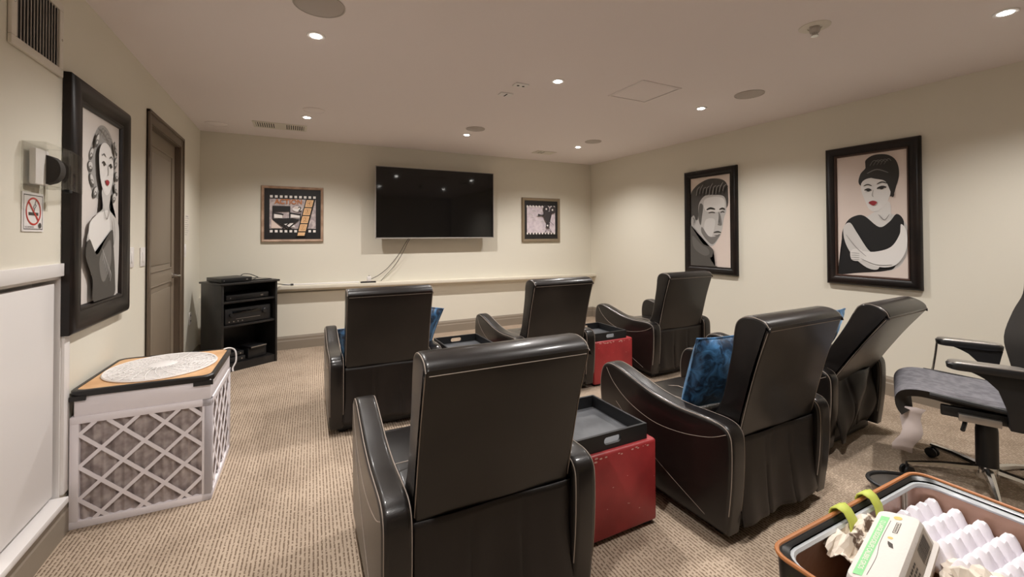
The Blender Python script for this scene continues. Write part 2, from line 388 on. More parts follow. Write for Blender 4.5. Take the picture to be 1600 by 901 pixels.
def vent(x0, x1, y0, y1, label, nsl, gap):
    cx, cy = (x0+x1)/2, (y0+y1)/2
    t = thing('ceiling_vent', label, 'vent', (cx, cy, H))
    w, d = (x1-x0)/2, (y1-y0)/2; f = .025
    b = BM()
    for q in ((-w, w, -d, -d+f), (-w, w, d-f, d), (-w, -w+f, -d+f, d-f), (w-f, w, -d+f, d-f)): box(b, *q, -.008, 0, bev=.002)
    obj('frame', b, M['offwhite'], t)
    b = BM(); box(b, -w+f, w-f, -d+f, d-f, -.002, 0); obj('backing', b, M['seedark'], t)
    b = BM()
    n = nsl; L = 2*(w-f)
    for k in range(n):
        xx = -w+f+L*(k+.5)/n
        box(b, xx-L/n*.28, xx+L/n*.28, -d+f, d-f, -.007, -.002)
    if n > 10: box(b, -.05, .05, -d+f, d-f, -.0075, -.002)
    else: box(b, .0, w-f, -d+f, d-f, -.0075, -.002)
    obj('slats', b, M['offwhite'], t)
vent(-.37, .12, 4.91, 5.17, 'long white slatted ceiling vent near the back left corner', 22, 0)
vent(2.92, 3.22, 4.97, 5.15, 'small ceiling vent near the back wall right of the television', 5, 0)
hp = thing('ceiling_hatch', 'square white access hatch outlined in the ceiling right of centre', 'hatch', (2.49, 2.57, H))
b = BM()
for q in ((-.20, -.185, -.20, .20), (.185, .20, -.20, .20), (-.185, .185, -.20, -.185), (-.185, .185, .185, .20)): box(b, *q, -.006, 0, bev=.001)
obj('frame', b, M['ceiling'], hp)
b = BM(); box(b, -.178, .178, -.178, .178, -.004, 0, bev=.001); obj('panel', b, M['ceiling'], hp)
b = BM(); box(b, -.186, .186, -.186, .186, -.0012, 0); obj('gap', b, M['seedark'], hp)
for (x, y, lb, kind) in ((1.52, 3.10, 'small white ceiling plate with one dark slot, nearer the television', 0), (1.53, 2.86, 'small white ceiling plate with two dark spots, nearer the camera', 1)):
    t = thing('ceiling_plate', lb, 'plate', (x, y, H), 0, 'small white plates on the ceiling')
    b = BM(); box(b, -.055, .055, -.035, .035, -.010, 0, bev=.003); obj('plate', b, M['white'], t)
    for dx in ((-.022, .022) if kind else (0,)):
        b = BM()
        if kind: lathe(b, [(0, -.012), (.010, -.012), (.010, -.009)], 12, mtx=Matrix.Translation((dx, 0, 0)))
        else: box(b, -.005, .005, -.03, .03, -.0115, -.009)
        obj('socket', b, M['seedark'], t)
t = thing('sprinkler_head', 'white ceiling sprinkler with a round plate and a small crown', 'sprinkler', (2.55, 1.34, H))
b = BM(); lathe(b, [(.075, 0), (.075, -.003), (.070, -.006), (.034, -.008), (.033, -.004), (.0, -.004)], 36); obj('escutcheon', b, M['offwhite'], t)
b = BM(); lathe(b, [(.024, -.004), (.026, -.02), (.022, -.034), (.012, -.038), (0, -.038)], 20); box(b, -.040, -.028, -.006, .006, -.014, -.004); box(b, .028, .040, -.006, .006, -.014, -.004); obj('body', b, M['greyfab'], t)
b = BM()
for k in range(7):
    a = 2*PI*k/7; tube(b, [(.010*math.cos(a), .010*math.sin(a), -.036), (.016*math.cos(a), .016*math.sin(a), -.052)], .0028, 6)
lathe(b, [(0, -.052), (.018, -.052), (.018, -.054), (0, -.054)], 16)
obj('deflector', b, M['chrome'], t)

# ------------------------------------------------------------------ recliners
AW = .096; CW = .388; BW = .287
def arm_profile():
    p = [(.030, .05), (.006, .25), (.0, .42), (.012, .492), (.06, .522), (.16, .524), (.30, .520), (.45, .535), (.58, .566), (.70, .595), (.78, .602), (.835, .575), (.862, .51), (.866, .42), (.845, .24), (.82, .05)]
    return [(v.x, v.y) for v in spline([(a, c, 0) for a, c in p], 4, False)]
def back_pts():
    p = [(.055, .38), (.036, .46), (-.035, .74), (-.098, .935), (-.100, .955), (-.080, .978), (-.035, .990), (.015, .984), (.050, .955), (.064, .90), (.075, .82), (.10, .70), (.13, .58), (.19, .46), (.19, .38)]
    return [(v.x, v.y) for v in spline([(a, c, 0) for a, c in p], 4, False)]
def bend(bm, ang, py=.08, pz=.44):
    m = Matrix.Translation((0, py, pz)) @ Matrix.Rotation(ang, 4, 'X') @ Matrix.Translation((0, -py, -pz))
    bmesh.ops.transform(bm, matrix=m, verts=bm.verts)
def make_recliner(label, recline=0, seedn=1):
    rnd = random.Random(seedn)
    t = thing('recliner', label, 'armchair', (0, 0, 0), 0, 'dark leather recliners in two rows')
    ap = arm_profile()
    for s in (-1, 1):
        b = BM(); x0, x1 = (CW-AW)*s, CW*s
        rprism(b, ap, x0, x1, .022)
        arm = obj('armrest', b, M['leather'], t)
        b = BM()      # piping along both upper edges + stitched curve on the outer side
        top = [p for p in ap if p[1] > .12]
        ins = [p for p in inset2(ap, .0060) if p[1] > .12]
        for xx in (x0+.0060*s, x1-.0060*s): tube(b, [(xx, p[0], p[1]) for p in ins], .0020, 6)
        xo = x1+.0008*s
        tube(b, [(xo, v.x, v.y) for v in spline([(.800, .57, 0), (.74, .50, 0), (.62, .43, 0), (.45, .39, 0), (.28, .40, 0), (.12, .44, 0), (.03, .485, 0)], 5, False)], .0016, 5)
        tube(b, [(xo, v.x, v.y) for v in spline([(.72, .40, 0), (.45, .22, 0), (.14, .09, 0)], 5, False)], .0013, 5)
        st = obj('piping', b, M['stitch'], arm); st['label'] = 'pale seam stitching'
    # back
    bp = back_pts(); b = BM(); rprism(b, bp, -BW, BW, .016)
    for v in b.verts:     # soft padding, plumper in the middle of the front face
        if v.co.y > .0 and .5 < v.co.z < .95: v.co.y += .02*(1-(v.co.x/BW)**2)
    bend(b, recline); bk = obj('backrest', b, M['leather'], t)
    b = BM()
    bins = inset2(bp, .0042)
    for s in (-1, 1):
        tube(b, [(s*(BW-.0042), p[0], p[1]) for p in bins if p[1] > .89 or (p[1] > .44 and p[0] < .045)], .0017, 6)
    tube(b, [(x*BW/6*.95, -.0985-.001, .938) for x in range(-6, 7)], .0016, 6)
    bend(b, recline); pp = obj('piping', b, M['stitch'], bk); pp['label'] = 'pale seam stitching'
    b = BM(); tube(b, [(x*BW/6*.97, .0435, .44+.002*math.sin(x)) for x in range(-6, 7)], .0035, 6); bend(b, recline); obj('seam_flap', b, M['skirt'], bk)
    # rear skirt with pleats
    b = BM(); nx, nz = 44, 16; g = []
    ph = rnd.random()*6
    for j in range(nz+1):
        w = j/nz; z = .445-.37*w; row = []
        if recline: z = .46-.38*w
        for i in range(nx+1):
            u = i/nx*2-1
            y = .036+.010*math.sin(w*PI)-(.020*w if not recline else .03*math.sin(w*PI))
            y += (.003+.007*w)*math.sin(u*5.2+ph+w*1.5) + .005*w*math.sin(u*11+ph*2)
            for pl in (-.3, .34): y += .010*w**.5*math.exp(-((u-pl+.03*w)/.03)**2)
            if recline: y += .05*w*(u+.3)*w - .02*math.sin(w*5+u*4)
            row.append(b.verts.new(((BW+.002+.010*w)*u, y, z+.004*math.sin(u*7+ph)*w)))
        g.append(row)
    for j in range(nz):
        for i in range(nx): b.faces.new((g[j][i], g[j][i+1], g[j+1][i+1], g[j+1][i]))
    bmesh.ops.recalc_face_normals(b, faces=b.faces)
    sk = obj('rear_skirt', b, M['skirt'], t)
    md = sk.modifiers.new('thickness', 'SOLIDIFY'); md.thickness = .006; md.offset = 0
    # seat and footrest
    b = BM(); box(b, -CW+AW+.002, CW-AW-.002, .14, .80, .22, .42, bev=.035, seg=4)
    bmesh.ops.subdivide_edges(b, edges=b.edges[:], cuts=2, use_grid_fill=True)
    for v in b.verts:
        if v.co.z > .38: v.co.z += .03*(1-(v.co.x/.3)**2)*max(0, math.sin((v.co.y-.1)/.72*PI))
    st = obj('seat', b, M['leather'], t)
    b = BM(); tube(b, [(-.27, .42, .445), (-.1, .42, .449), (.1, .42, .449), (.27, .42, .445)], .0022, 6); tube(b, [(0, .18, .43), (0, .42, .452), (0, .62, .45), (0, .78, .41)], .0022, 6); tube(b, [(-.13, .44, .449), (-.15, .6, .446), (-.14, .78, .41)], .0018, 6); obj('seam', b, M['stitch'], st)
    b = BM(); box(b, -CW+AW+.002, CW-AW-.002, .80, .86, .10, .40, bev=.025, seg=3); obj('footrest', b, M['leather'], t)
    b = BM(); box(b, -.33, .33, .09, .78, .012, .05, bev=.004)
    for sx in (-1, 1):
        for yy in (.12, .75): box(b, sx*.30-.02, sx*.30+.02, yy-.02, yy+.02, 0, .013)
    box(b, -.27, .27, .08, .80, .05, .22); obj('base', b, M['black'], t)
    return t
r1 = make_recliner('dark leather recliner closest to the camera, its tall back filling the centre foreground', 0, 1)
r1.location = (.601, 1.261, 0); r1.rotation_euler.z = -.019; r1.scale = (.968,)*3
dup(r1, (1.973, 1.175, 0), .015, 'dark leather recliner right of the nearer red box, dark blue cushion behind its left arm')
dup(r1, (.579, 2.977, 0), -.023, 'leftmost dark leather recliner of the front row, beside the open carpet')
dup(r1, (1.897, 2.918, 0), .016, 'middle dark leather recliner of the front row, under the right end of the television')
dup(r1, (3.236, 2.856, 0), .006, 'rightmost dark leather recliner of the front row, under the portrait of the dark haired man')
r5 = make_recliner('dark leather recliner tipped far back, between the back row chair and the office chair', R(17), 5)
r5.location = (3.14, 1.41, 0); r5.rotation_euler.z = .06; r5.scale = (.968,)*3

# cushions
def make_cushion(size=.42, thick=.15):
    b = BM(); n = 18; g = {}
    for s in (-1, 1):
        for i in range(n+1):
            for j in range(n+1):
                u, v = i/n*2-1, j/n*2-1
                k = max(0, (1-u*u)*(1-v*v))**.45
                edge = abs(u) == 1 or abs(v) == 1
                if edge and s == 1: g[(s, i, j)] = g[(-1, i, j)]; continue
                pin = 1-.06*(1-abs(u)**3)*(abs(v))-.0
                x = size/2*u*(1-.07*(1-u*u)*0-.06*(1-v*v)*abs(u)); y = size/2*v*(1-.06*(1-u*u)*abs(v))
                z = s*thick/2*k + .004*math.sin(9*u+3*v)*k
                g[(s, i, j)] = b.verts.new((x, z, y))
        for i in range(n):
            for j in range(n):
                b.faces.new((g[(s, i, j)], g[(s, i+1, j)], g[(s, i+1, j+1)], g[(s, i, j+1)]))
    return b
def cushion(loc, rot, label, size=.42):
    t = thing('cushion', label, 'cushion', loc, 0, 'blue velvet cushions'); t.rotation_euler = rot
    obj('cover', make_cushion(size), M['velvet'], t)
    b = BM(); s = size/2
    pts = []
    for (u0, v0, u1, v1) in ((-1, -1, 1, -1), (1, -1, 1, 1), (1, 1, -1, 1), (-1, 1, -1, -1)):
        for k in range(8):
            u = u0+(u1-u0)*k/8; v = v0+(v1-v0)*k/8
            pts.append((s*u*(1-.06*(1-v*v)*abs(u)), 0, s*v*(1-.06*(1-u*u)*abs(v))))
    tube(b, pts, .005, 6, closed=True); obj('piping', b, M['velvet'], t)
    return t
cushion((1.885, 1.455, .625), (R(17), 0, R(-4)), 'dark blue velvet cushion leaning in the recliner right of the nearer red box', .39)
cushion((.80, 3.20, .62), (R(16), R(14), R(4)), 'blue cushion corner poking out right of the leftmost front recliner back', .36)
cushion((.455, 3.14, .53), (R(18), R(-6), R(-6)), 'blue cushion glimpsed between the left arm and back of the leftmost front recliner', .34)
cushion((3.02, 1.60, .645), (R(28), R(0), R(6)), 'light blue cushion peeking over the tipped back recliner', .38)

# red boxes with trays
def redbox(x0, x1, y0, y1, h, label):
    t = thing('red_ottoman', label, 'storage cube', ((x0+x1)/2, (y0+y1)/2, 0), 0, 'red leather cubes between recliners')
    w, d = (x1-x0)/2, (y1-y0)/2
    b = BM(); box(b, -w, w, -d, d, .018, h, bev=.014, seg=3); obj('body', b, M['red'], t)
    b = BM()
    for sx in (-1, 1):
        for sy in (-1, 1): box(b, sx*(w-.04)-.02, sx*(w-.04)+.02, sy*(d-.04)-.02, sy*(d-.04)+.02, 0, .02)
    box(b, -w+.02, w-.02, -d+.02, d-.02, .008, .019)
    obj('foot', b, M['black'], t)
    b = BM(); rnd = random.Random(x0)
    for k in range(26):
        if k < 18: x, z, sz = rnd.uniform(-w+.02, w-.02), h-.013-abs(rnd.gauss(0, .006)), rnd.uniform(.003, .010)
        else: x, z, sz = rnd.uniform(-w+.03, w-.01), rnd.uniform(.08, h-.05), rnd.uniform(.002, .005)
        lathe(b, [(0, 0), (sz, -.0002)], 7, mtx=Matrix.Translation((x, -d-.0006, z)) @ Matrix.Rotation(R(90), 4, 'X') @ Matrix.Scale(.45, 4, (0, 1, 0)))
    obj('scuff', b, M['redwear'], t)
    return t
def tray(x0, x1, y0, y1, z, label):
    t = thing('wooden_tray', label, 'tray', ((x0+x1)/2, (y0+y1)/2, z), 0, 'black wooden trays on the cubes')
    w, d, hh, tk = (x1-x0)/2, (y1-y0)/2, .068, .012
    b = BM(); box(b, -w+tk, w-tk, -d+tk, d-tk, 0, .010); bb = obj('tray_base', b, M['traybase'], t); bb['label'] = 'grey wood base with painted sheen'
    for q in ((-w, -w+tk), (w-tk, w)): b = BM(); box(b, *q, -d, d, 0, hh, bev=.002); obj('side', b, M['traywood'], t)
    for s in (-1, 1):      # end boards with an oval hand hole
        b = BM(); y = s*(d-tk/2); outer = [(-w+tk, 0), (w-tk, 0), (w-tk, hh), (-w+tk, hh)]
        hole = []
        for k in range(24):
            a = 2*PI*k/24; hx = .030*(1 if math.cos(a) > 0 else -1)+.016*math.cos(a); hole.append((hx, .036+.016*math.sin(a)))
        for yy in (y-tk/2, y+tk/2):
            ov = [b.verts.new((p[0], yy, p[1])) for p in outer]; hv = [b.verts.new((p[0], yy, p[1])) for p in hole]
            es = [b.edges.new((ov[k], ov[(k+1) % 4])) for k in range(4)]+[b.edges.new((hv[k], hv[(k+1) % 24])) for k in range(24)]
            bmesh.ops.triangle_fill(b, use_beauty=True, use_dissolve=False, edges=es)
            if yy < y: oa, ha = ov, hv
        for k in range(4): b.faces.new((oa[k], oa[(k+1) % 4], ov[(k+1) % 4], ov[k]))
        for k in range(24): b.faces.new((ha[k], ha[(k+1) % 24], hv[(k+1) % 24], hv[k]))
        obj('end_board', b, M['traywood'], t)
    return t
redbox(1.025, 1.465, 1.450, 1.93, .382, 'red leather cube right of the nearest recliner, scuffed along its top edge')
tray(1.03, 1.425, 1.468, 1.86, .3825, 'black wooden tray with oval hand hole on the nearer red cube')
redbox(2.29, 2.72, 2.97, 3.42, .382, 'red leather cube between the middle and right recliners of the front row')
tray(2.30, 2.66, 2.985, 3.38, .3825, 'black wooden tray on the farther visible red cube')
redbox(1.01, 1.46, 3.09, 3.52, .382, 'red leather cube hidden under the tray between left and middle front recliners')
tray(1.04, 1.42, 3.10, 3.49, .3825, 'black wooden tray between the left and middle front recliners')

# ------------------------------------------------------------------ television
tv = thing('television', 'large black wall mounted flat screen television on the back wall', 'television', (1.695, D, 1.271))
tw, th = .795, .893
b = BM(); box(b, -tw, tw, -.155, -.120, 0, th, bev=.004); box(b, -tw+.12, tw-.12, -.12, -.085, .06, th-.2, bev=.012); obj('housing', b, M['black'], tv)
b = BM(); box(b, -tw+.004, tw-.004, -.1565, -.154, .008, th-.004); obj('screen', b, M['screen'], tv)
b = BM()
for q in ((-tw-.005, -tw+.004, 0, th), (tw-.004, tw+.005, 0, th), (-tw-.005, tw+.005, -.006, .008), (-tw-.005, tw+.005, th-.003, th+.005)): box(b, q[0], q[1], -.159, -.150, q[2], q[3])
bz = obj('bezel', b, M['bezel'], tv); bz['label'] = 'thin silver bezel'
b = BM(); box(b, -.035, .035, -.157, -.14, -.010, 0, bev=.003); obj('sensor', b, M['silver'], tv)
b = BM(); box(b, -.25, .25, -.012, -.001, .3, .6, bev=.002); box(b, -.2, -.17, -.088, -.01, .25, .65); box(b, .17, .2, -.088, -.01, .25, .65); obj('wall_bracket', b, M['black'], tv)
b = BM()
tube(b, spline([(1.33, D-.10, 1.28), (1.28, D-.075, 1.20), (1.20, D-.06, 1.06), (1.08, D-.05, .91), (.96, D-.045, .81), (.865, D-.05, .765), (.84, D-.07, .750)], 6, False), .0045, 7)
tag(obj('power_cable', b, M['cable']), 'thin dark cable hanging from the television to the power strip on the ledge', 'cable', 'cables below the television')
b = BM()
tube(b, spline([(1.35, D-.10, 1.28), (1.31, D-.08, 1.21), (1.24, D-.06, 1.06), (1.14, D-.05, .91), (1.04, D-.045, .80), (.98, D-.05, LZ(.98)+.008)], 6, False), .0035, 7)
tag(obj('signal_cable', b, M['cable']), 'lighter cable hanging from the television straight onto the ledge', 'cable', 'cables below the television')
b = BM(); box(b, -.12, .72, D-.066, D-.044, .740, .757, bev=.004)
for v in b.verts: v.co.z += LZ(v.co.x)-.740
tag(obj('cable_raceway', b, M['white']), 'white cable duct lying along the left end of the ledge', 'cable duct')
ps = thing('power_strip', 'black power strip on the ledge below the television', 'power strip', (.82, D-.10, LZ(.91)))
b = BM(); box(b, -.09, .09, -.022, .022, 0, .018, bev=.003); obj('strip', b, M['black'], ps)
b = BM()
for k in range(3): lathe(b, [(0, .0185), (.012, .0185)], 12, mtx=Matrix.Translation((-.06+.03*k, 0, 0)))
obj('socket', b, M['seedark'], ps)
ad = thing('power_adapter', 'white plug adapter standing on the black power strip', 'adapter', (.83, D-.10, LZ(.91)+.0182))
b = BM(); box(b, -.024, .024, -.02, .02, 0, .06, bev=.005); obj('body', b, M['white'], ad)
b = BM(); box(b, -.006, .006, -.003, .003, .06, .075); obj('prong', b, M['silver'], ad)

# ------------------------------------------------------------------ pictures
def picture(name, label, cat, loc, rz, w, h, fw, dep, mf, ml=None, group=None, lip=None):
    """w,h outer size; origin bottom centre on wall; front faces local -y"""
    t = thing(name, label, cat, loc, rz, group)
    prof = [(0, 0), (0, -dep*.6), (fw*.10, -dep*.85), (fw*.25, -dep), (fw*.55, -dep*.92), (fw*.80, -dep*.62), (fw*.84, -dep*.70), (fw*.93, -dep*.66), (fw, -dep*.45), (fw, -dep*.25), (fw, 0)]
    b = BM(); rings = []
    for i, (s, d) in enumerate(prof):
        rings.append([b.verts.new((x, d, z)) for x, z in ((-w/2+s, s), (w/2-s, s), (w/2-s, h-s), (-w/2+s, h-s))])
    for i, (A, B) in enumerate(zip(rings, rings[1:])):
        for k in range(4):
            f = b.faces.new((A[k], A[(k+1) % 4], B[(k+1) % 4], B[k])); f.material_index = 1 if (ml and i in (6, 7, 8)) else 0
    obj('frame', b, [mf, ml or mf], t)
    return t, dep*.32
G = {}
def grey(v, warm=1):
    k = int(v)
    if k not in G: G[k] = mat('painted tone %d' % k, srgb(min(255, v+3*warm), v, max(0, v-3)), .5)
    return G[k]
class Art:
    """layers of painted shapes on one canvas mesh; coordinates 0..1 of the picture opening"""
    def __init__(s, w, h, z0, y): s.b = BM(); s.w, s.h, s.z0, s.y = w, h, z0, y; s.n = 0; s.ms = []
    def m(s, m):
        if m not in s.ms: s.ms.append(m)
        return s.ms.index(m)
    def P(s, u, v): return ((u-.5)*s.w, s.z0+v*s.h)
    def clip(s, pts):
        # clip to the unit square
        def cl(p, f, g):
            out = []
            for i in range(len(p)):
                a, c = p[i-1], p[i]; fa, fc = f(a), f(c)
                if fa >= 0: out.append(a) if False else None
                if (fa >= 0) != (fc >= 0):
                    k = fa/(fa-fc); out.append((a[0]+(c[0]-a[0])*k, a[1]+(c[1]-a[1])*k))
                if fc >= 0: out.append(c)
            return out
        for f in (lambda p: p[0], lambda p: 1-p[0], lambda p: p[1], lambda p: 1-p[1]):
            pts = cl(pts, f, None)
            if len(pts) < 3: return []
        return pts
    def poly(s, m, pts, sm=5):
        if sm: pts = [(p.x, p.y) for p in spline([(a, c, 0) for a, c in pts], sm)]
        pts = s.clip(pts)
        if not pts: return
        s.n += 1; flat(s.b, [s.P(*p) for p in pts], s.y-.0004*s.n, s.m(m))
    def line(s, m, pts, wd, sm=5):
        if sm: pts = [(p.x, p.y) for p in spline([(a, c, 0) for a, c in pts], sm, False)]
        s.n += 1; L = []; Rr = []; asp = s.h/s.w
        for i, p in enumerate(pts):
            a, c = pts[max(i-1, 0)], pts[min(i+1, len(pts)-1)]; dx, dz = (c[0]-a[0]), (c[1]-a[1])*asp; l = math.hypot(dx, dz) or 1
            k = wd*(math.sin(PI*(i+.6)/(len(pts)+.2))**.5 if sm else 1)/2
            L.append((p[0]-dz/l*k, p[1]+dx/l*k/asp)); Rr.append((p[0]+dz/l*k, p[1]-dx/l*k/asp))
        for i in range(len(pts)-1):
            q = [L[i], L[i+1], Rr[i+1], Rr[i]]
            q = [(min(max(a, 0), 1), min(max(c, 0), 1)) for a, c in q]
            f = s.b.faces.new([s.b.verts.new((s.P(*p)[0], s.y-.0004*s.n, s.P(*p)[1])) for p in q]); f.material_index = s.m(m)
    def ell(s, m, u, v, a, c, n=16, rot=0):
        s.poly(m, [(u+a*math.cos(2*PI*k/n)*math.cos(rot)-c*math.sin(2*PI*k/n)*math.sin(rot), v+(a*math.cos(2*PI*k/n)*math.sin(rot)+c*math.sin(2*PI*k/n)*math.cos(rot))) for k in range(n)], 0)
    def txt(s, m, st, u, v, size, rot=0, bold=0, sx=1):
        s.n += 1; x, z = s.P(u, v); text(s.b, st, size, XZ(x, s.y-.0004*s.n, z, rot), s.m(m), bold=bold, sx=sx)
    def done(s, parent, name='canvas'):
        me = obj(name, s.b, s.ms, parent, smooth=False); return me
lips = mat('painted lips', srgb(150, 35, 45), .5)
pinkish = mat('painted blush ground', srgb(222, 207, 198), .5)

# portrait of the woman on the left wall
t, dp = picture('framed_portrait', 'tall dark framed portrait of a fair haired woman on the left wall beside the door', 'picture', (XL+.002, 2.917, .868), R(90), .735, 1.155, .115, .045, M['frame'], None, 'dark framed black and white portraits')
a = Art(.505, .925, .115, -dp); bgc = mat('painted pale ground', srgb(218, 211, 206), .5)
a.poly(bgc, [(0, 0), (1, 0), (1, 1), (0, 1)], 0)
a.poly(grey(160), [(.28, .84), (.40, .93), (.54, .965), (.70, .95), (.84, .88), (.90, .76), (.88, .64), (.80, .56), (.42, .55), (.26, .60), (.20, .70), (.22, .78)])
for u, v, q in ((.26, .78, .4), (.23, .71, 0), (.26, .64, -.4), (.34, .58, .3), (.87, .78, .5), (.89, .70, 0), (.86, .62, -.4), (.80, .57, .2), (.34, .86, .6), (.82, .86, -.6)):
    a.ell(grey(84), u, v, .060, .030, rot=q); a.ell(grey(206), u+.012, v+.008, .044, .019, rot=q); a.line(grey(110), [(u-.03, v-.012), (u+.005, v+.004), (u+.04, v-.006)], .012)
for k in range(6): a.line(grey(120), [(.40+.06*k, .90), (.46+.06*k, .94-.004*k*k), (.52+.06*k, .925-.008*k)], .012)
a.poly(grey(196), [(.44, .60), (.66, .60), (.64, .50), (.80, .46), (.92, .38), (.90, .10), (.84, .0), (.52, 0), (.12, .26), (.14, .38), (.30, .46), (.46, .50)])
a.poly(grey(224), [(.14, .40), (.32, .46), (.46, .48), (.62, .48), (.64, .32), (.40, .24), (.20, .26)])
a.poly(grey(222), [(.36, .80), (.46, .86), (.62, .855), (.72, .79), (.73, .69), (.66, .61), (.56, .575), (.46, .60), (.38, .68)])
a.line(grey(60), [(.42, .745), (.475, .755), (.53, .742)], .022); a.line(grey(60), [(.60, .742), (.655, .755), (.70, .742)], .022)
a.ell(grey(48), .477, .742, .024, .010); a.ell(grey(48), .655, .742, .024, .010); a.line(grey(90), [(.41, .785), (.47, .80), (.52, .785)], .012); a.line(grey(90), [(.61, .785), (.66, .80), (.71, .785)], .012)
a.line(grey(150), [(.575, .75), (.585, .70), (.56, .685)], .014); a.poly(lips, [(.50, .65), (.555, .662), (.61, .65), (.555, .628)])
a.line(grey(120), [(.44, .52), (.54, .44), (.64, .52)], .012)
a.poly(grey(66), [(.04, .25), (.12, .33), (.22, .28), (.32, .25), (.52, .33), (.70, .38), (.74, .26), (.78, .10), (.74, 0), (.24, 0), (.20, .12)])
a.poly(grey(110), [(.36, .22), (.5, .29), (.64, .32), (.66, .2), (.5, .1), (.4, .12)])
for k in range(7): a.line(grey(170), [(.42+.03*k, .28-.02*k), (.46+.03*k, .25-.02*k), (.44+.03*k, .21-.02*k)], .012)
a.line(grey(150), [(.70, .45), (.74, .36), (.70, .28)], .02)
a.done(t)

# portrait of the man on the right wall
t, dp = picture('framed_portrait', 'dark framed portrait of a dark haired man in high collar on the right wall', 'picture', (XR-.002, 3.387, .851), R(-90), .695, 1.205, .085, .045, M['frame'], None, 'dark framed black and white portraits')
a = Art(.525, 1.035, .085, -dp)
a.poly(pinkish, [(0, 0), (1, 0), (1, 1), (0, 1)], 0)
a.poly(grey(70), [(0, .64), (0, .82), (.12, .90), (.3, .95), (.52, .975), (.78, .955), (.92, .90), (.95, .80), (.92, .64), (.6, .6), (.2, .42), (0, .42)])
a.poly(grey(188), [(.22, .70), (.38, .79), (.60, .79), (.86, .76), (.91, .62), (.84, .52), (.80, .40), (.70, .30), (.56, .225), (.40, .26), (.18, .38), (.02, .44), (.02, .56), (.18, .52)])
a.poly(grey(216), [(.36, .74), (.60, .77), (.84, .74), (.86, .64), (.70, .60), (.40, .62)])
a.poly(grey(206), [(.40, .52), (.62, .52), (.60, .40), (.50, .30), (.36, .40)])
a.poly(grey(92), [(.24, .70), (.20, .56), (.26, .46), (.30, .56), (.33, .68)])
a.poly(grey(120), [(.40, .30), (.56, .245), (.70, .31), (.74, .36), (.62, .33), (.46, .34), (.30, .44), (.28, .38)])
a.line(grey(40), [(.42, .63), (.52, .645), (.64, .63)], .045); a.line(grey(40), [(.74, .625), (.82, .635), (.88, .62)], .04)
a.line(grey(60), [(.47, .595), (.56, .60), (.64, .592)], .03); a.line(grey(60), [(.77, .59), (.82, .60), (.87, .59)], .026)
a.poly(grey(120), [(.72, .60), (.74, .50), (.70, .46), (.78, .45), (.80, .47), (.77, .56)])
a.line(grey(60), [(.60, .375), (.70, .385), (.78, .375)], .03); a.line(grey(110), [(.62, .345), (.70, .345), (.76, .355)], .02)
a.ell(grey(170), .075, .52, .05, .055); a.line(grey(90), [(.06, .55), (.10, .52), (.08, .48)], .02)
for k in range(9):
    x = .16+.085*k; a.line(grey(150), [(x, .80+.02*math.sin(k)), (x+.03, .87), (x+.10, .90+.02*math.sin(k*2))], .018)
    a.line(grey(36), [(x+.03, .79), (x+.07, .85), (x+.13, .87)], .03)
a.poly(grey(78), [(0, 0), (0, .44), (.10, .40), (.34, .25), (.50, .225), (.60, .18), (.60, .12), (.52, .09), (.62, .02), (.66, 0)])
a.poly(grey(100), [(.06, .34), (.3, .24), (.46, .2), (.50, .14), (.36, .12), (.1, .2)])
a.done(t)

# portrait of the woman in black on the right wall
t, dp = picture('framed_portrait', 'dark framed portrait of a dark haired woman in black dress on the right wall', 'picture', (XR-.002, 1.838, .866), R(-90), .655, 1.187, .085, .045, M['frame'], M['frameedge'], 'dark framed black and white portraits')
a = Art(.485, 1.017, .085, -dp)
a.poly(pinkish, [(0, 0), (1, 0), (1, 1), (0, 1)], 0)
a.poly(grey(200), [(.60, .50), (.80, .50), (.98, .42), (1, .28), (.96, .16), (.86, .08), (.70, .06), (.6, .2)])
a.poly(grey(214), [(.20, .44), (.36, .46), (.62, .54), (.76, .54), (.74, .40), (.4, .2), (.1, .3)])
a.poly(mat('painted black dress', (.008, .008, .009), .5), [(0, .06), (.06, .22), (.07, .36), (.16, .46), (.30, .50), (.42, .49), (.62, .40), (.76, .44), (.86, .50), (.95, .44), (.92, .30), (.84, .10), (.70, .05), (.3, .02), (0, .0)])
a.poly(grey(216), [(.62, .50), (.60, .60), (.76, .60), (.78, .50), (.70, .42)])
a.poly(grey(34), [(.34, .76), (.36, .84), (.44, .89), (.44, .95), (.56, .985), (.74, .975), (.86, .92), (.90, .82), (.86, .72), (.78, .64), (.5, .7)])
a.poly(grey(222), [(.38, .77), (.48, .80), (.66, .79), (.76, .74), (.78, .66), (.70, .57), (.58, .525), (.48, .55), (.41, .64), (.37, .71)])
a.poly(grey(34), [(.35, .76), (.42, .81), (.58, .79), (.72, .76), (.80, .66), (.84, .72), (.80, .84), (.60, .88), (.42, .86)])
for k in range(5): a.line(grey(110), [(.50+.05*k, .90), (.56+.05*k, .94), (.64+.04*k, .92)], .012)
a.line(grey(120), [(.46, .84), (.60, .865), (.76, .83)], .018)
a.line(grey(40), [(.42, .705), (.475, .712), (.52, .70)], .03); a.line(grey(40), [(.60, .71), (.665, .722), (.73, .715)], .034)
a.ell(grey(36), .476, .702, .028, .010); a.ell(grey(36), .665, .712, .032, .011); a.line(grey(50), [(.41, .74), (.47, .75), (.53, .735)], .018); a.line(grey(50), [(.60, .745), (.67, .76), (.74, .745)], .02)
a.line(grey(150), [(.55, .70), (.535, .66), (.55, .645)], .012)
a.poly(lips, [(.48, .60), (.54, .615), (.60, .60), (.55, .575)])
a.ell(grey(30), .815, .655, .022, .022); 
a.line(grey(120), [(.62, .50), (.70, .455), (.77, .50)], .012)
a.poly(grey(206), [(.10, .40), (.20, .44), (.30, .36), (.46, .22), (.62, .14), (.60, .06), (.44, .07), (.24, .16), (.12, .28)])
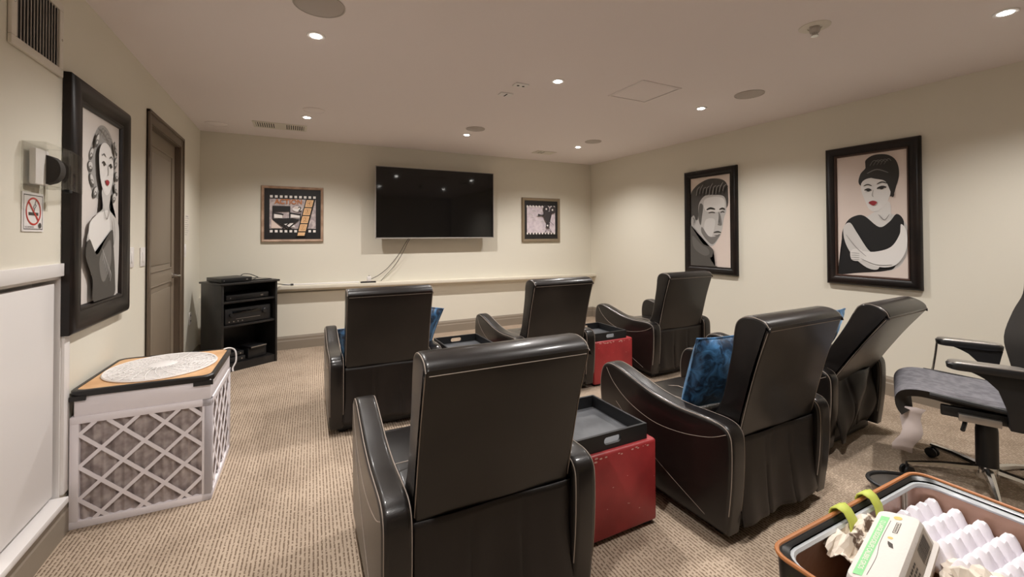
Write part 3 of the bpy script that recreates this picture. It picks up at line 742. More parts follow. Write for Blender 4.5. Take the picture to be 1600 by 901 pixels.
a.poly(grey(226), [(.92, .42), (.99, .36), (.98, .22), (.84, .10), (.60, .08), (.36, .14), (.34, .20), (.56, .20), (.78, .24), (.90, .34)])
a.poly(grey(222), [(.38, .21), (.26, .22), (.20, .19), (.22, .13), (.32, .12), (.40, .14)])
for k in range(4): a.line(grey(140), [(.21, .185-.018*k), (.28, .185-.018*k), (.34, .18-.016*k)], .010)
a.line(grey(130), [(.36, .14), (.58, .095), (.80, .10)], .012); a.line(grey(150), [(.14, .34), (.28, .24), (.44, .16)], .012)
a.done(t)

# film prints on the back wall
cream = mat('print cream', srgb(228, 208, 196), .5); purple = mat('print taupe', srgb(168, 154, 156), .5, noise=(30, srgb(206, 194, 192), .40, .60)); pblk = mat('print black', (.010, .009, .010), .5)
porg = mat('print orange', srgb(188, 116, 66), .5); ptan = mat('print tan', srgb(232, 188, 140), .5); pnum = mat('print brown', srgb(168, 122, 84), .5); pwh = mat('print white', srgb(238, 232, 228), .5); plav = mat('print pale lavender', srgb(222, 210, 216), .5, noise=(18, srgb(200, 186, 196), .35, .6))
t, dp = picture('film_print', 'framed film print reading ACTION with a director chair, left of the television', 'picture', (-.006, D-.002, 1.235), 0, .645, .642, .03, .03, M['woodframe'], None, 'framed film prints on the back wall')
a = Art(.585, .582, .03, -dp)
a.poly(pblk, [(0, 0), (1, 0), (1, 1), (0, 1)], 0)
a.poly(purple, [(.09, .21), (.91, .21), (.91, .80), (.09, .80)], 0)
for k in range(10):
    u = .12+.085*k
    for v in (.845, .16): a.poly(pwh, [(u-.024, v-.024), (u+.024, v-.024), (u+.024, v+.024), (u-.024, v+.024)], 0)
a.poly(cream, [(.12, .22), (.30, .22), (.18, .34), (.12, .40)], 0)
a.poly(pwh, [(.38, .24), (.54, .24), (.48, .36), (.34, .30)], 0)
a.txt(porg, 'ACTION', .42, .742, .078, bold=.0022, sx=.95)
a.poly(pblk, [(.14, .66), (.45, .66), (.45, .55), (.14, .54)], 0)
a.line(pblk, [(.15, .66), (.15, .38)], .022, 0); a.line(pblk, [(.44, .66), (.44, .40)], .022, 0); a.line(pblk, [(.63, .52), (.63, .36)], .018, 0)
a.poly(pwh, [(.17, .50), (.31, .48), (.31, .42), (.17, .42)], 0); a.poly(pwh, [(.46, .50), (.62, .47), (.62, .43), (.46, .43)], 0)
a.line(pblk, [(.15, .52), (.33, .49)], .03, 0); a.line(pblk, [(.44, .52), (.64, .49)], .03, 0)
a.poly(pblk, [(.13, .40), (.42, .42), (.63, .40), (.52, .33), (.30, .30)], 0)
a.line(pblk, [(.15, .39), (.40, .20)], .022, 0); a.line(pblk, [(.60, .39), (.40, .20)], .02, 0); a.line(pblk, [(.30, .31), (.48, .20)], .022, 0); a.line(pblk, [(.45, .34), (.30, .20)], .018, 0)
a.ell(pwh, .575, .605, .085, .055); a.txt(pblk, '2', .62, .60, .075, bold=.002); a.txt(pnum, 'TAKE', .545, .625, .024)
a.poly(pblk, [(.55, .055), (.72, .055), (.90, .81), (.73, .81)], 0)
for k in range(5):
    v0, v1 = (.62-.155*k, .79-.155*k-.014) if k < 4 else (.065, .14)
    if k < 4: v0, v1 = .648-.163*k, .790-.163*k
    else: v0, v1 = .07, .137
    f = lambda v, s: .565+(v-.055)*.232+(s*.135)
    a.poly(ptan, [(f(v0, .05), v0), (f(v0, 1), v0), (f(v1, 1), v1), (f(v1, .05), v1)], 0)
    if k < 4:
        c = (v0+v1)/2; a.poly(pnum, [(f(c, .52)-.042, c-.045), (f(c, .52)+.034, c-.045), (f(c, .52)+.046, c+.045), (f(c, .52)-.030, c+.045)], 0)
        a.poly(ptan, [(f(c, .52)-.035, c-.037), (f(c, .52)+.028, c-.037), (f(c, .52)+.039, c+.037), (f(c, .52)-.024, c+.037)], 0)
        a.txt(pnum, '4321'[k], f(c, .52), c, .05, rot=-.2, bold=.001)
a.done(t, 'print')
t, dp = picture('film_print', 'framed film print with a movie camera on a tripod, right of the television', 'picture', (3.352, D-.002, 1.203), 0, .668, .662, .045, .03, M['champ'], None, 'framed film prints on the back wall')
a = Art(.578, .572, .045, -dp)
a.poly(pblk, [(0, 0), (1, 0), (1, 1), (0, 1)], 0)
a.poly(plav, [(.07, .12), (.93, .12), (.93, .88), (.07, .88)], 0)
for k in range(10):
    u = .075+.09*k
    a.poly(pblk, [(u+.022, .86), (u+.068, .86), (u+.068, .90), (u+.022, .90)], 0); a.poly(pblk, [(u+.022, .10), (u+.068, .10), (u+.068, .16), (u+.022, .16)], 0)
for k in range(10):
    u = .075+.09*k
    for v in (.845, .14): a.poly(pwh, [(u-.02, v-.022), (u+.022, v-.022), (u+.022, v+.03), (u-.02, v+.03)], 0)
rr = random.Random(3)
for k in range(14):
    u, v = rr.uniform(.1, .55), rr.uniform(.2, .75); a.line(grey(170), [(u, v), (u+.06, v+.02*rr.uniform(-1, 1)), (u+.12, v-.02)], .008)
dk = mat('print charcoal', srgb(58, 52, 56), .5)
a.ell(dk, .63, .79, .095, .095, 20); a.ell(dk, .84, .77, .095, .095, 20)
a.poly(dk, [(.56, .72), (.82, .72), (.76, .56), (.72, .50), (.74, .44), (.66, .42), (.60, .48), (.56, .56)], 0)
a.poly(dk, [(.38, .60), (.48, .605), (.58, .60), (.58, .65), (.48, .635), (.38, .66)], 0)
a.poly(dk, [(.64, .46), (.74, .42), (.72, .28), (.62, .30)], 0)
a.ell(pwh, .63, .79, .026, .026); a.ell(pwh, .82, .77, .026, .026); a.ell(pwh, .665, .35, .024, .024)
a.line(dk, [(.66, .30), (.58, .16)], .014, 0); a.line(dk, [(.70, .30), (.80, .16)], .014, 0); a.line(dk, [(.58, .17), (.68, .22), (.80, .17)], .010); a.line(dk, [(.74, .46), (.86, .36)], .010, 0)
a.done(t, 'print')

# ------------------------------------------------------------------ left wall fittings
def wt(name, label, cat, y, z, group=None): return thing(name, label, cat, (XL+.001, y, z), R(90), group)   # local x -> +Y, front -y -> +X
t = wt('air_grille', 'silver slatted return air grille high on the left wall', 'vent', 2.33, 1.984)
b = BM(); w = .192; h = .315; f = .034
for q in ((-w, w, 0, f), (-w, w, h-f, h), (-w, -w+f, f, h-f), (w-f, w, f, h-f)): box(b, q[0], q[1], -.012, 0, q[2], q[3], bev=.003)
obj('frame', b, M['offwhite'], t)
b = BM(); box(b, -w+f, w-f, -.002, 0, f, h-f); obj('backing', b, M['seedark'], t)
b = BM()
for k in range(14):
    x = -w+f+(2*w-2*f)*(k+.5)/14; box(b, x-.0035, x+.0035, -.0075, -.0055, f, h-f)
obj('louvre', b, M['silver'], t)
b = BM()
for x in (-w+f/2, w-f/2): lathe(b, [(0, .003), (.006, .001), (.006, 0)], 10, mtx=Matrix.Translation((x, -.012, h/2)) @ Matrix.Rotation(R(90), 4, 'X'))
obj('screw', b, M['chrome'], t)
t = wt('clear_wall_box', 'clear plastic wall box with its lid swung open beside the portrait on the left wall', 'box', 2.322, 1.492)
b = BM()   # open-front shell: back and four sides
for q in ((-.095, .095, -.006, -.002, -.09, .165), (-.095, -.091, -.07, -.002, 0, .165), (.091, .095, -.07, -.002, 0, .165), (-.095, .095, -.07, -.002, .161, .165), (-.095, .095, -.07, -.002, 0, .004)): box(b, *q, bev=.0012)
obj('shell', b, M['glass'], t)
b = BM(); m_ = Matrix.Translation((.097, -.07, 0)) @ Matrix.Rotation(R(8), 4, 'Z')
for q in ((0, .20, -.004, 0, 0, .165), (0, .20, .0, .016, 0, .003), (0, .20, 0, .016, .162, .165), (.197, .20, 0, .016, 0, .165), (.045, .048, 0, .012, .003, .160)): box(b, *q, bev=.001, mtx=m_)
obj('lid', b, M['glass'], t)
b = BM(); box(b, .085, .112, -.074, -.055, -.012, .002, bev=.003); obj('latch', b, M['seedark'], t)
t = wt('wall_sensor', 'black oval faced device with white body inside the clear wall box', 'wall sensor', 2.332, 1.500)
b = BM(); box(b, -.07, .03, -.03, -.008, .0, .14, bev=.008); obj('body', b, M['white'], t)
b = BM(); prism(b, [(0, 0)]*0 or [(-.045*math.sqrt(max(0, 1-(k/8-1)**2))-.028, .065+.058*(k/8-1)) for k in range(17)]+[(-.028, .123), (-.028, .007)], .0, .045, bev=.004); obj('face', b, M['meshdark'], t)
t = wt('no_smoking_sign', 'white no smoking sign with a red ring below the clear wall box', 'sign', 2.315, 1.320)
b = BM(); sw, sh = .152, .150
box(b, -sw/2, sw/2, -.003, 0, 0, sh); obj('plate', b, M['white'], t)
b = BM()
def ringflat(b, cx, cz, ro, ri, y, idx, sx=1, sz=1):
    A = [b.verts.new((cx+ro*sx*math.cos(2*PI*k/40), y, cz+ro*sz*math.sin(2*PI*k/40))) for k in range(40)]
    B = [b.verts.new((cx+ri*sx*math.cos(2*PI*k/40), y, cz+ri*sz*math.sin(2*PI*k/40))) for k in range(40)]
    for k in range(40): f = b.faces.new((A[k], A[(k+1) % 40], B[(k+1) % 40], B[k])); f.material_index = idx
for q in ((-.068, .068, .008, .011), (-.068, .068, .138, .141), (-.068, -.065, .008, .141), (.065, .068, .008, .141)): flat(b, [(q[0], q[2]), (q[1], q[2]), (q[1], q[3]), (q[0], q[3])], -.0034, 0)
flat(b, [(-.035, .062), (.035, .062), (.035, .074), (-.035, .074)], -.0036, 0)
for k, (x, z) in enumerate(((.0, .085), (.01, .1))): tube(b, [(x, -.0038, z-.01), (x+.008, -.0038, z), (x, -.0038, z+.008), (x+.006, -.0038, z+.02)], .0012, 5, idx=0)
ringflat(b, 0, .078, .054, .047, -.0040, 1)
flat(b, [(-.040, .112), (-.034, .118), (.040, .044), (.034, .038)], -.0042, 1)
text(b, 'NO SMOKING', .010, XZ(-.028, -.0042, .017), 0); lathe(b, [(0, 0), (.011, 0)], 20, mtx=Matrix.Translation((.046, -.0044, .024)) @ Matrix.Rotation(R(90), 4, 'X'))
obj('print', b, [M['ink'], M['signred']], t, smooth=False)
def switch(y, z, w, h, label, n=1):
    t = wt('light_switch', label, 'light switch', y, z, 'white wall switches'); b = BM(); box(b, -w/2, w/2, -.006, 0, -h/2, h/2, bev=.002); obj('cover_plate', b, M['white'], t)
    b = BM(); box(b, -.017, .017, -.010, -.004, -.033, .033, bev=.002); obj('rocker', b, M['white'], t)
switch(3.443, 1.171, .085, .125, 'white rocker switch almost hidden by the portrait frame on the left wall')
switch(3.668, 1.165, .095, .125, 'white rocker switch just left of the door')
switch(4.909, 1.169, .08, .12, 'white rocker switch right of the door below the paper notice')
t = wt('paper_notice', 'small white printed notice on the wall right of the door', 'notice', 4.99, 1.267)
b = BM(); box(b, -.13, .13, -.002, 0, 0, .245); obj('sheet', b, M['paper'], t)
b = BM()
for k in range(9): flat(b, [(-.08, .20-.019*k), (.08-(.03*((k*7) % 3)), .20-.019*k), (.08-(.03*((k*7) % 3)), .205-.019*k), (-.08, .205-.019*k)], -.0024, 0)
flat(b, [(-.05, .215), (.06, .215), (.06, .228), (-.05, .228)], -.0024, 0); obj('print', b, M['greyfab'], t, smooth=False)
t = wt('wall_outlet', 'white wall outlet low on the left wall beside the media cabinet', 'outlet', 5.168, .504)
b = BM(); box(b, -.04, .04, -.006, 0, -.06, .06, bev=.002); obj('cover_plate', b, M['white'], t)
b = BM(); [box(b, dx-.003, dx+.003, -.0075, -.005, dz-.007, dz+.007) for dx in (-.01, .01) for dz in (-.025, .025)]; obj('slot', b, M['seedark'], t)

# ------------------------------------------------------------------ media cabinet
A_ = 31
ang = R(A_); ca, sa = math.cos(ang), math.sin(ang)
FR = Vector((-.150, 5.135)); wdt = .53; dpt = .42; ch = .852
orig = FR - Vector((ca, sa))*wdt    # front left corner
cab = thing('media_cabinet', 'black open shelf cabinet standing angled in the back left corner', 'cabinet', (orig.x, orig.y, 0), ang)
b = BM()
box(b, 0, .02, 0, dpt, 0, ch-.02, bev=.001); box(b, wdt-.02, wdt, 0, dpt, 0, ch-.02, bev=.001); box(b, .02, wdt-.02, dpt-.008, dpt, .05, ch-.02)
box(b, .02, wdt-.02, .01, .03, 0, .055); box(b, .02, wdt-.02, .01, dpt-.008, .055, .073); obj('carcass', b, M['blackwood'], cab)
b = BM(); box(b, -.018, wdt+.018, -.018, dpt+.005, ch-.02, ch, bev=.004); obj('top', b, M['blackwood'], cab)
for z in (.425, .655):
    b = BM(); box(b, .02, wdt-.02, .012, dpt-.008, z, z+.018, bev=.001); obj('shelf', b, M['blackwood'], cab)
def onc(x, y, z): return (orig.x+x*ca-y*sa, orig.y+x*sa+y*ca, z)
def dev(name, label, cat, x, y, z, w, d, h, face, m='black', rz=0):
    t = thing(name, label, cat, onc(x, y, z), ang+rz)
    b = BM(); box(b, -w/2, w/2, 0, d, .006, h, bev=.003)
    for sx in (-1, 1):
        for yy in (.03, d-.03): box(b, sx*(w/2-.03)-.01, sx*(w/2-.03)+.01, yy-.01, yy+.01, 0, .007)
    obj('case', b, M[m], t); face(t, w, h); return t
def rfront(t, w, h):
    for x, r in ((-w/2+.05, .018), (w/2-.06, .026)):
        b = BM(); lathe(b, [(r, 0), (r, .016), (r*.85, .02), (0, .02)], 24, mtx=Matrix.Translation((x, 0, h*.62)) @ Matrix.Rotation(R(90), 4, 'X')); obj('knob', b, M['black'], t)
    b = BM(); box(b, -.12, .11, -.003, .001, .050, .0535); obj('trim_line', b, M['silver'], t)
    b = BM(); box(b, -.15, .12, -.003, .001, h-.055, h-.02, bev=.001); obj('display', b, M['screen'], t)
    b = BM()
    for k in range(4): lathe(b, [(.006, 0), (.006, .004), (0, .004)], 10, mtx=Matrix.Translation((-.18+.04*k, 0, .03)) @ Matrix.Rotation(R(90), 4, 'X'))
    obj('button', b, M['silver'], t)
def pfront(t, w, h):
    b = BM(); box(b, -w*.3, w*.1, -.002, .001, h*.45, h*.6); obj('disc_slot', b, M['seedark'], t)
    b = BM(); box(b, w*.3, w*.36, -.003, .001, h*.4, h*.65); box(b, -w*.42, -w*.40, -.003, .001, h*.4, h*.6); obj('button', b, M['silver'], t)
dev('av_receiver', 'black stereo receiver with round knobs on the middle shelf of the cabinet', 'stereo receiver', wdt/2, .04, .443, .43, .32, .155, rfront)
dev('disc_player', 'slim black disc player on the upper shelf of the cabinet', 'disc player', wdt/2, .05, .673, .40, .30, .055, pfront)
dev('game_console', 'slim black device on top of the cabinet at the left', 'media device', .15, .03, ch, .28, .30, .045, pfront)
dev('satellite_receiver', 'small black box leaning in the bottom of the cabinet, left', 'media device', .14, .05, .073, .20, .25, .05, pfront)
dev('satellite_receiver', 'second small black box lying on the lower left box in the cabinet', 'media device', .14, .07, .1235, .19, .24, .045, pfront)
dev('media_case_stack', 'black box at the bottom right of the cabinet under silver edged cases', 'media box', .36, .06, .073, .18, .22, .10, lambda t, w, h: None)
t = thing('disc_case', 'silver edged disc case on the right lower box in the cabinet', 'disc case', onc(.36, .03, .1735), ang+.1); b = BM(); box(b, -.08, .08, 0, .19, 0, .022, bev=.002); obj('case', b, M['black'], t); b = BM(); box(b, -.08, .08, -.003, 0, .012, .021, bev=.001); obj('spine', b, M['silver'], t)
t = thing('tablet', 'thin black tablet with papers lying on the right of the cabinet top', 'tablet', onc(.40, .06, ch), ang-.1); b = BM(); box(b, -.11, .10, 0, .16, 0, .009, bev=.002); obj('case', b, M['black'], t)
b = BM(); box(b, -.095, .085, .012, .148, .009, .0105); obj('screen', b, M['screen'], t)
b = BM(); box(b, -.06, .04, .20, .28, 0, .001); tag(obj('leaflet', b, M['paper'], None, loc=onc(.38, .10, ch), rot=(0, 0, ang)), 'white leaflet lying behind the tablet on the black cabinet', 'paper')
b = BM(); tube(b, spline([onc(.305, .30, ch+.03), onc(.34, .30, ch+.055), onc(.42, .32, ch+.045), onc(.49, .30, ch+.008)], 8, False), .004, 7)
tag(obj('black_cable', b, M['black']), 'black cable arching over the top of the media cabinet', 'cable')
b = BM(); tube(b, spline([(-.20, 5.42, .78), (-.14, 5.48, .765), (-.09, 5.52, .752), (-.05, 5.535, .745), (-.02, 5.535, .747)], 6, False), .0045, 7); lathe(b, [(0, 0), (.011, 0), (.011, .03), (0, .03)], 12, mtx=Matrix.Translation((-.03, 5.535, .747)) @ Matrix.Rotation(R(90), 4, 'Y'))
tag(obj('plug_cable', b, M['black']), 'short black cable with plug on the left end of the ledge', 'cable')

# ------------------------------------------------------------------ filter box with fan
fx0, fx1, fy0, fy1, fh = -.878, -.352, 2.595, 3.17, .612
t = thing('box_fan_air_filter', 'home made air purifier of white pleated filters with box fan on top, left wall', 'air purifier', ((fx0+fx1)/2, (fy0+fy1)/2, 0), R(-1.5))
w, d = (fx1-fx0)/2, (fy1-fy0)/2
def filt(wd, hh, mtx, nx):
    """one filter panel in local xz, front -y, thickness .045 behind"""
    b = BM(); th = .04; fr = .032
    for q in ((0, wd, 0, fr), (0, wd, hh-fr, hh), (0, fr, fr, hh-fr), (wd-fr, wd, fr, hh-fr)): box(b, q[0], q[1], 0, th, q[2], q[3], bev=.002, mtx=mtx)
    # diagonal lattice, clipped to the opening
    x0, x1, z0, z1 = fr, wd-fr, fr, hh-fr; step = (x1-x0)/nx*1.0; s = step
    lw = .0078
    for sg in (1, -1):
        k = -12
        while k < 14:
            c = x0+k*s+(s*.35 if sg > 0 else s*.65); k += 1
            # line x = c + sg*(z-z0)*slope
            sl = s/.144
            pts = []
            za, zb = z0, z1
            xa, xb = c, c+sg*(z1-z0)*sl
            lo, hi = 0.0, 1.0; dx = xb-xa
            if dx != 0:
                t0, t1 = (x0-xa)/dx, (x1-xa)/dx
                if t0 > t1: t0, t1 = t1, t0
                lo, hi = max(lo, t0), min(hi, t1)
            if lo >= hi: continue
            p = Vector((xa+dx*lo, 0, za+(zb-za)*lo)); q = Vector((xa+dx*hi, 0, za+(zb-za)*hi))
            dd = (q-p).normalized(); nn = Vector((-dd.z, 0, dd.x))*lw
            y = .002 if sg > 0 else .0026
            vs_ = []
            for yy in (y, y+.003):
                for v in (p+nn-dd*.004, q+nn+dd*.004, q-nn+dd*.004, p-nn-dd*.004): vs_.append(b.verts.new(mtx @ Vector((v.x, yy, v.z))))
            b.faces.new(vs_[0:4]); b.faces.new(vs_[4:8][::-1])
            for i in range(4): b.faces.new((vs_[i], vs_[(i+1) % 4], vs_[4+(i+1) % 4], vs_[4+i]))
    f = obj('filter_frame', b, M['card'], t)
    b = BM(); n = 90; prev = None
    for k in range(n+1):
        x = x0-.004+(x1-x0+.008)*k/n; y = .016+.005*math.cos(k/n*2*PI*13)
        cur = (b.verts.new(mtx @ Vector((x, y, z0-.004))), b.verts.new(mtx @ Vector((x, y, z1+.004))))
        if prev: b.faces.new((prev[0], cur[0], cur[1], prev[1]))
        prev = cur
    obj('pleated_media', b, M['filter'], f, smooth=True)
filt(2*w, .495, Matrix.Translation((-w, -d, 0)), 3)
filt(2*d, .495, Matrix.Translation((w, -d, 0)) @ Matrix.Rotation(R(90), 4, 'Z'), 4)
filt(2*w, .495, Matrix.Translation((w, d, 0)) @ Matrix.Rotation(R(180), 4, 'Z'), 3)
b = BM(); box(b, -w+.001, -w+.02, -d+.041, d-.041, 0, .495); obj('rear_panel', b, M['card'], t)
b = BM(); box(b, -w+.012, w-.004, -d+.004, d-.004, .493, fh-.018, bev=.006); obj('fan_collar', b, M['card'], t)
b = BM()   # wide tape rim, rounded corners at the top
def rrect(w_, d_, r, n=6):
    o = []
    for cx, cy, a0 in ((w_-r, d_-r, 0), (-w_+r, d_-r, 90), (-w_+r, -d_+r, 180), (w_-r, -d_+r, 270)):
        for k in range(n+1):
            a = R(a0+90*k/n); o.append((cx+r*math.cos(a), cy+r*math.sin(a)))
    return o
def loft(b, rings, idx=0, cap0=False, cap1=False):
    vr = [[b.verts.new(p) for p in r] for r in rings]; n = len(vr[0])
    for A, B in zip(vr, vr[1:]):
        for k in range(n): f = b.faces.new((A[k], A[(k+1) % n], B[(k+1) % n], B[k])); f.material_index = idx
    if cap0: b.faces.new(vr[0][::-1]).material_index = idx
    if cap1: b.faces.new(vr[-1]).material_index = idx
W2, D2 = w+.006, d+.004
loft(b, [[(x, y, z) for x, y in rrect(W2-i, D2-i, .04)] for z, i in ((fh-.028, .001), (fh-.026, 0), (fh-.004, 0), (fh, .004), (fh+.0005, .016), (fh-.004, .018), (fh-.028, .018))])
box(b, -w+.0, -w+.055, -d-.006, -d+.004, fh-.045, fh-.024); box(b, w-.075, w+.005, -d-.006, -d+.004, fh-.045, fh-.024)
obj('tape_edge', b, M['tape'], t)
b = BM(); box(b, -W2+.016, W2-.016, -D2+.016, D2-.016, fh-.012, fh-.003); obj('shroud', b, M['tan'], t)
b = BM(); ex, ey = w-.030, d-.034   # fan grille, an oval of rings and spokes seen through the shroud
N = 48
for q in range(1, 13):
    s = q/12; tube(b, [(ex*s*math.cos(2*PI*k/N), ey*s*math.sin(2*PI*k/N), fh+.012-.010*s*s) for k in range(N)], .0022 if q < 12 else .006, 5, closed=True)
for k in range(24):
    a = 2*PI*k/24; tube(b, [(ex*s*math.cos(a+.5*s), ey*s*math.sin(a+.5*s), fh+.013-.010*s*s) for s in (.2, .4, .6, .8, 1)], .002, 5)
lathe(b, [(0, fh+.0005), (1, fh-.0015)], 40, mtx=Matrix.Diagonal((ex, ey, 1, 1)))
obj('fan_grille', b, M['white'], t)
b = BM(); lathe(b, [(0, .019), (.05, .018), (.062, .012), (.062, .004)], 28, mtx=Matrix.Translation((0, 0, fh))); obj('fan_hub', b, M['white'], t)
b = BM()
for k in range(5):
    a = 2*PI*k/5
    pr = None
    for s in (.28, .5, .75, .95):
        c = (b.verts.new((ex*s*math.cos(a), ey*s*math.sin(a), fh+.001)), b.verts.new((ex*s*math.cos(a+1.0), ey*s*math.sin(a+1.0), fh-.0025)))
        if pr: b.faces.new((pr[0], c[0], c[1], pr[1]))
        pr = c
obj('fan_blade', b, M['white'], t)
b = BM(); tube(b, spline([(w-.03, d-.05, fh+.006), (w+.0, d-.02, fh+.004), (w+.026, d-.01, fh-.02), (w+.030, d-.012, fh-.08), (w+.014, d-.016, fh-.12), (w+.016, d-.02, fh-.14)], 6, False), .0045, 7)
obj('power_cord', b, M['white'], t)

# ------------------------------------------------------------------ office chair (origin on floor below the seat centre, faces +y)
oc = thing('office_chair', 'grey mesh office chair with silver topped armrests at the right edge', 'office chair', (3.155, .875, 0), R(22))
# seat: waterfall front
b = BM(); n = 20; m2 = 12; top = []; bot = []
prof = [(-.20, .465), (-.12, .478), (0, .480), (.12, .486), (.20, .496), (.27, .496), (.325, .476), (.350, .435), (.345, .385), (.325, .350)]
P = spline([(a, c, 0) for a, c in prof], 3, False)
for k_, p in enumerate(P):
    rt = []; rb = []; tg = (P[min(k_+1, len(P)-1)]-P[max(k_-1, 0)]).normalized()
    for i in range(m2+1):
        u = i/m2*2-1; e = (1-abs(u)**6)
        taper = 1-.10*max(0, (p.x-.15)/.2)**2
        x = .255*u*taper; dz = .012*u*u; th = .05*e+.006
        rt.append(b.verts.new((x, p.x, p.y+dz))); rb.append(b.verts.new((x*.97, p.x+tg.y*th, p.y+dz-tg.x*th)))
    top.append(rt); bot.append(rb)
for A in (top, bot):
    for j in range(len(A)-1):
        for i in range(m2):
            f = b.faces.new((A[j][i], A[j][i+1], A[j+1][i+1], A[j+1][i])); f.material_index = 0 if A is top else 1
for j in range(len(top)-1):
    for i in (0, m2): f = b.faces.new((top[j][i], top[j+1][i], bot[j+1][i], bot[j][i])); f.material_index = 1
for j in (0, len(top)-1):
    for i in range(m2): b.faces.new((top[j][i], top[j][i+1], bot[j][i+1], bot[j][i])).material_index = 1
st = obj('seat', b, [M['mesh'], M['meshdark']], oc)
for s in (-1, 1): b = BM(); tube(b, [(s*.262, -.20, .468), (s*.264, 0, .482), (s*.262, .14, .494), (s*.256, .22, .500)], .012, 8); obj('seat_rail', b, M['black'], st)
b = BM(); box(b, -.10, .10, -.14, .13, .385, .445, bev=.012); box(b, -.20, .20, -.10, .06, .425, .452, bev=.006); box(b, -.23, -.20, -.12, .18, .40, .45, bev=.006); box(b, .20, .23, -.12, .18, .40, .45, bev=.006)
mech = obj('tilt_mechanism', b, M['black'], oc)
b = BM(); box(b, -.265, -.262, -.02, .12, .398, .430, bev=.001); box(b, -.262, -.22, -.02, .12, .40, .428); obj('side_plate', b, M['silver'], mech)
b = BM(); tube(b, [(.12, .03, .40), (.30, .05, .385)], .006, 8); tube(b, [(.30, .05, .385), (.35, .055, .38)], .011, 10); tube(b, [(-.12, .08, .39), (-.24, .10, .375), (-.29, .11, .365)], .009, 8); obj('adjustment_lever', b, M['black'], mech)
b = BM(); lathe(b, [(0, .075), (.042, .075), (.042, .30), (.038, .33), (.030, .34), (.030, .40), (0, .40)], 24); obj('gas_lift', b, M['black'], oc)
bs = BM(); lathe(bs, [(0, .06), (.045, .06), (.05, .09), (.042, .12), (.03, .125)], 24)
for k in range(5):
    a = R(90+18+72*k); p0 = Vector((.04*math.cos(a), .04*math.sin(a), .098)); p1 = Vector((.32*math.cos(a), .32*math.sin(a), .068))
    tube(bs, [p0, p0.lerp(p1, .5)+Vector((0, 0, .006)), p1], [.022, .017, .012], 8)
base = obj('star_base', bs, M['chrome'], oc)
for k in range(5):
    a = R(90+18+72*k); c = Vector((.32*math.cos(a), .32*math.sin(a), .028)); ax = Vector((-math.sin(a+.5), math.cos(a+.5), 0))
    b = BM()
    for s in (-1, 1):
        m_ = Matrix.Translation(c+ax*.014*s) @ ax.to_track_quat('Z', 'Y').to_matrix().to_4x4()
        lathe(b, [(0, -.008), (.022, -.008), (.0275, -.005), (.0275, .005), (.022, .008), (0, .008)], 20, mtx=m_)
    tube(b, [c+Vector((0, 0, 0)), c+Vector((0, 0, .046))], .007, 8); obj('caster', b, M['black'], oc)
for s in (-1, 1):     # armrests
    b = BM(); ap_ = rrect(.043, .135, .035, 5)
    loft(b, [[(x*k+s*.30, y*k+.03, z-.05*(y+.13)*0) for x, y in ap_] for z, k in ((.655, .90), (.660, .98), (.680, 1.0), (.688, .93))], cap0=True, cap1=True)
    arm = obj('armrest', b, M['black'], oc)
    b = BM(); ap2 = rrect(.036, .128, .03, 5)
    loft(b, [[(x*k+s*.30, y*k+.03, z) for x, y in ap2] for z, k in ((.686, 1.02), (.691, 1.0), (.694, .93))], cap0=True, cap1=True); q = obj('armrest_pad', b, M['silver'], arm); q['label'] = 'silver grey pad'
    b = BM()
    prism(b, [(-.10, .655), (.10, .655), (.03, .625), (-.01, .58), (-.03, .50), (-.04, .41), (-.09, .41), (-.085, .50), (-.08, .58)], s*.29-.012, s*.29+.012, bev=.004); box(b, min(s*.22, s*.30), max(s*.22, s*.30), -.09, -.04, .405, .425, bev=.003)
    obj('armrest_bracket', b, M['black'], arm)
b = BM(); tube(b, [(.30, .158, .66), (.285, .165, .60), (.262, .18, .50)], .006, 8); tube(b, [(.315, .158, .66), (.30, .165, .60), (.275, .18, .50)], .005, 8); obj('support_rod', b, M['chrome'], oc)
# back: curved mesh shell that wraps forward at its sides
b = BM(); rows = []
bprof = spline([(-.24, .50, 0), (-.215, .62, 0), (-.20, .74, 0), (-.235, .88, 0), (-.27, .98, 0), (-.265, 1.06, 0)], 4, False)
for s_ in (0, 1):
    rs = []
    for j, p in enumerate(bprof):
        r_ = []; wv = .255*(1-.08*math.cos((p.y-.5)*9))
        if p.y > .98: wv *= 1-.25*((p.y-.98)/.08)**2
        for i in range(m2+1):
            u = i/m2*2-1; r_.append(b.verts.new((wv*u, p.x+.10*u*u*abs(u)-(.022*(1-u**8)+.004)*s_, p.y)))
        rs.append(r_)
    rows.append(rs)
for rs in rows:
    for j in range(len(rs)-1):
        for i in range(m2): b.faces.new((rs[j][i], rs[j][i+1], rs[j+1][i+1], rs[j+1][i]))
A, B = rows
for j in range(len(A)-1):
    for i in (0, m2): b.faces.new((A[j][i], A[j+1][i], B[j+1][i], B[j][i]))
for j in (0, len(A)-1):
    for i in range(m2): b.faces.new((A[j][i], A[j][i+1], B[j][i+1], B[j][i]))
obj('backrest', b, M['meshdark'], oc)
b = BM(); tube(b, [(0, -.10, .41), (0, -.24, .42), (0, -.29, .50), (0, -.265, .70), (0, -.30, .90)], [.03, .03, .025, .02, .012], 10); obj('back_support', b, M['black'], oc)
b = BM(); pr = None
for k in range(9):
    z = .40-.030*k; y = .27+.012*math.sin(k*1.1)+.006*k; c = [b.verts.new((-.20+.01*math.sin(k)+dy, y+x+.24, z)) for x, dy in ((-.28, 0), (-.24, .012), (-.20, 0))]
    if pr: b.faces.new((pr[0], c[0], c[1], pr[1])); b.faces.new((pr[1], c[1], c[2], pr[2]))
    pr = c
sh_ = obj('cloth_strip', b, M['sheer'], oc); sh_['label'] = 'pale cloth strip hanging under the seat front'
sh_.modifiers.new('t', 'SOLIDIFY').thickness = .002
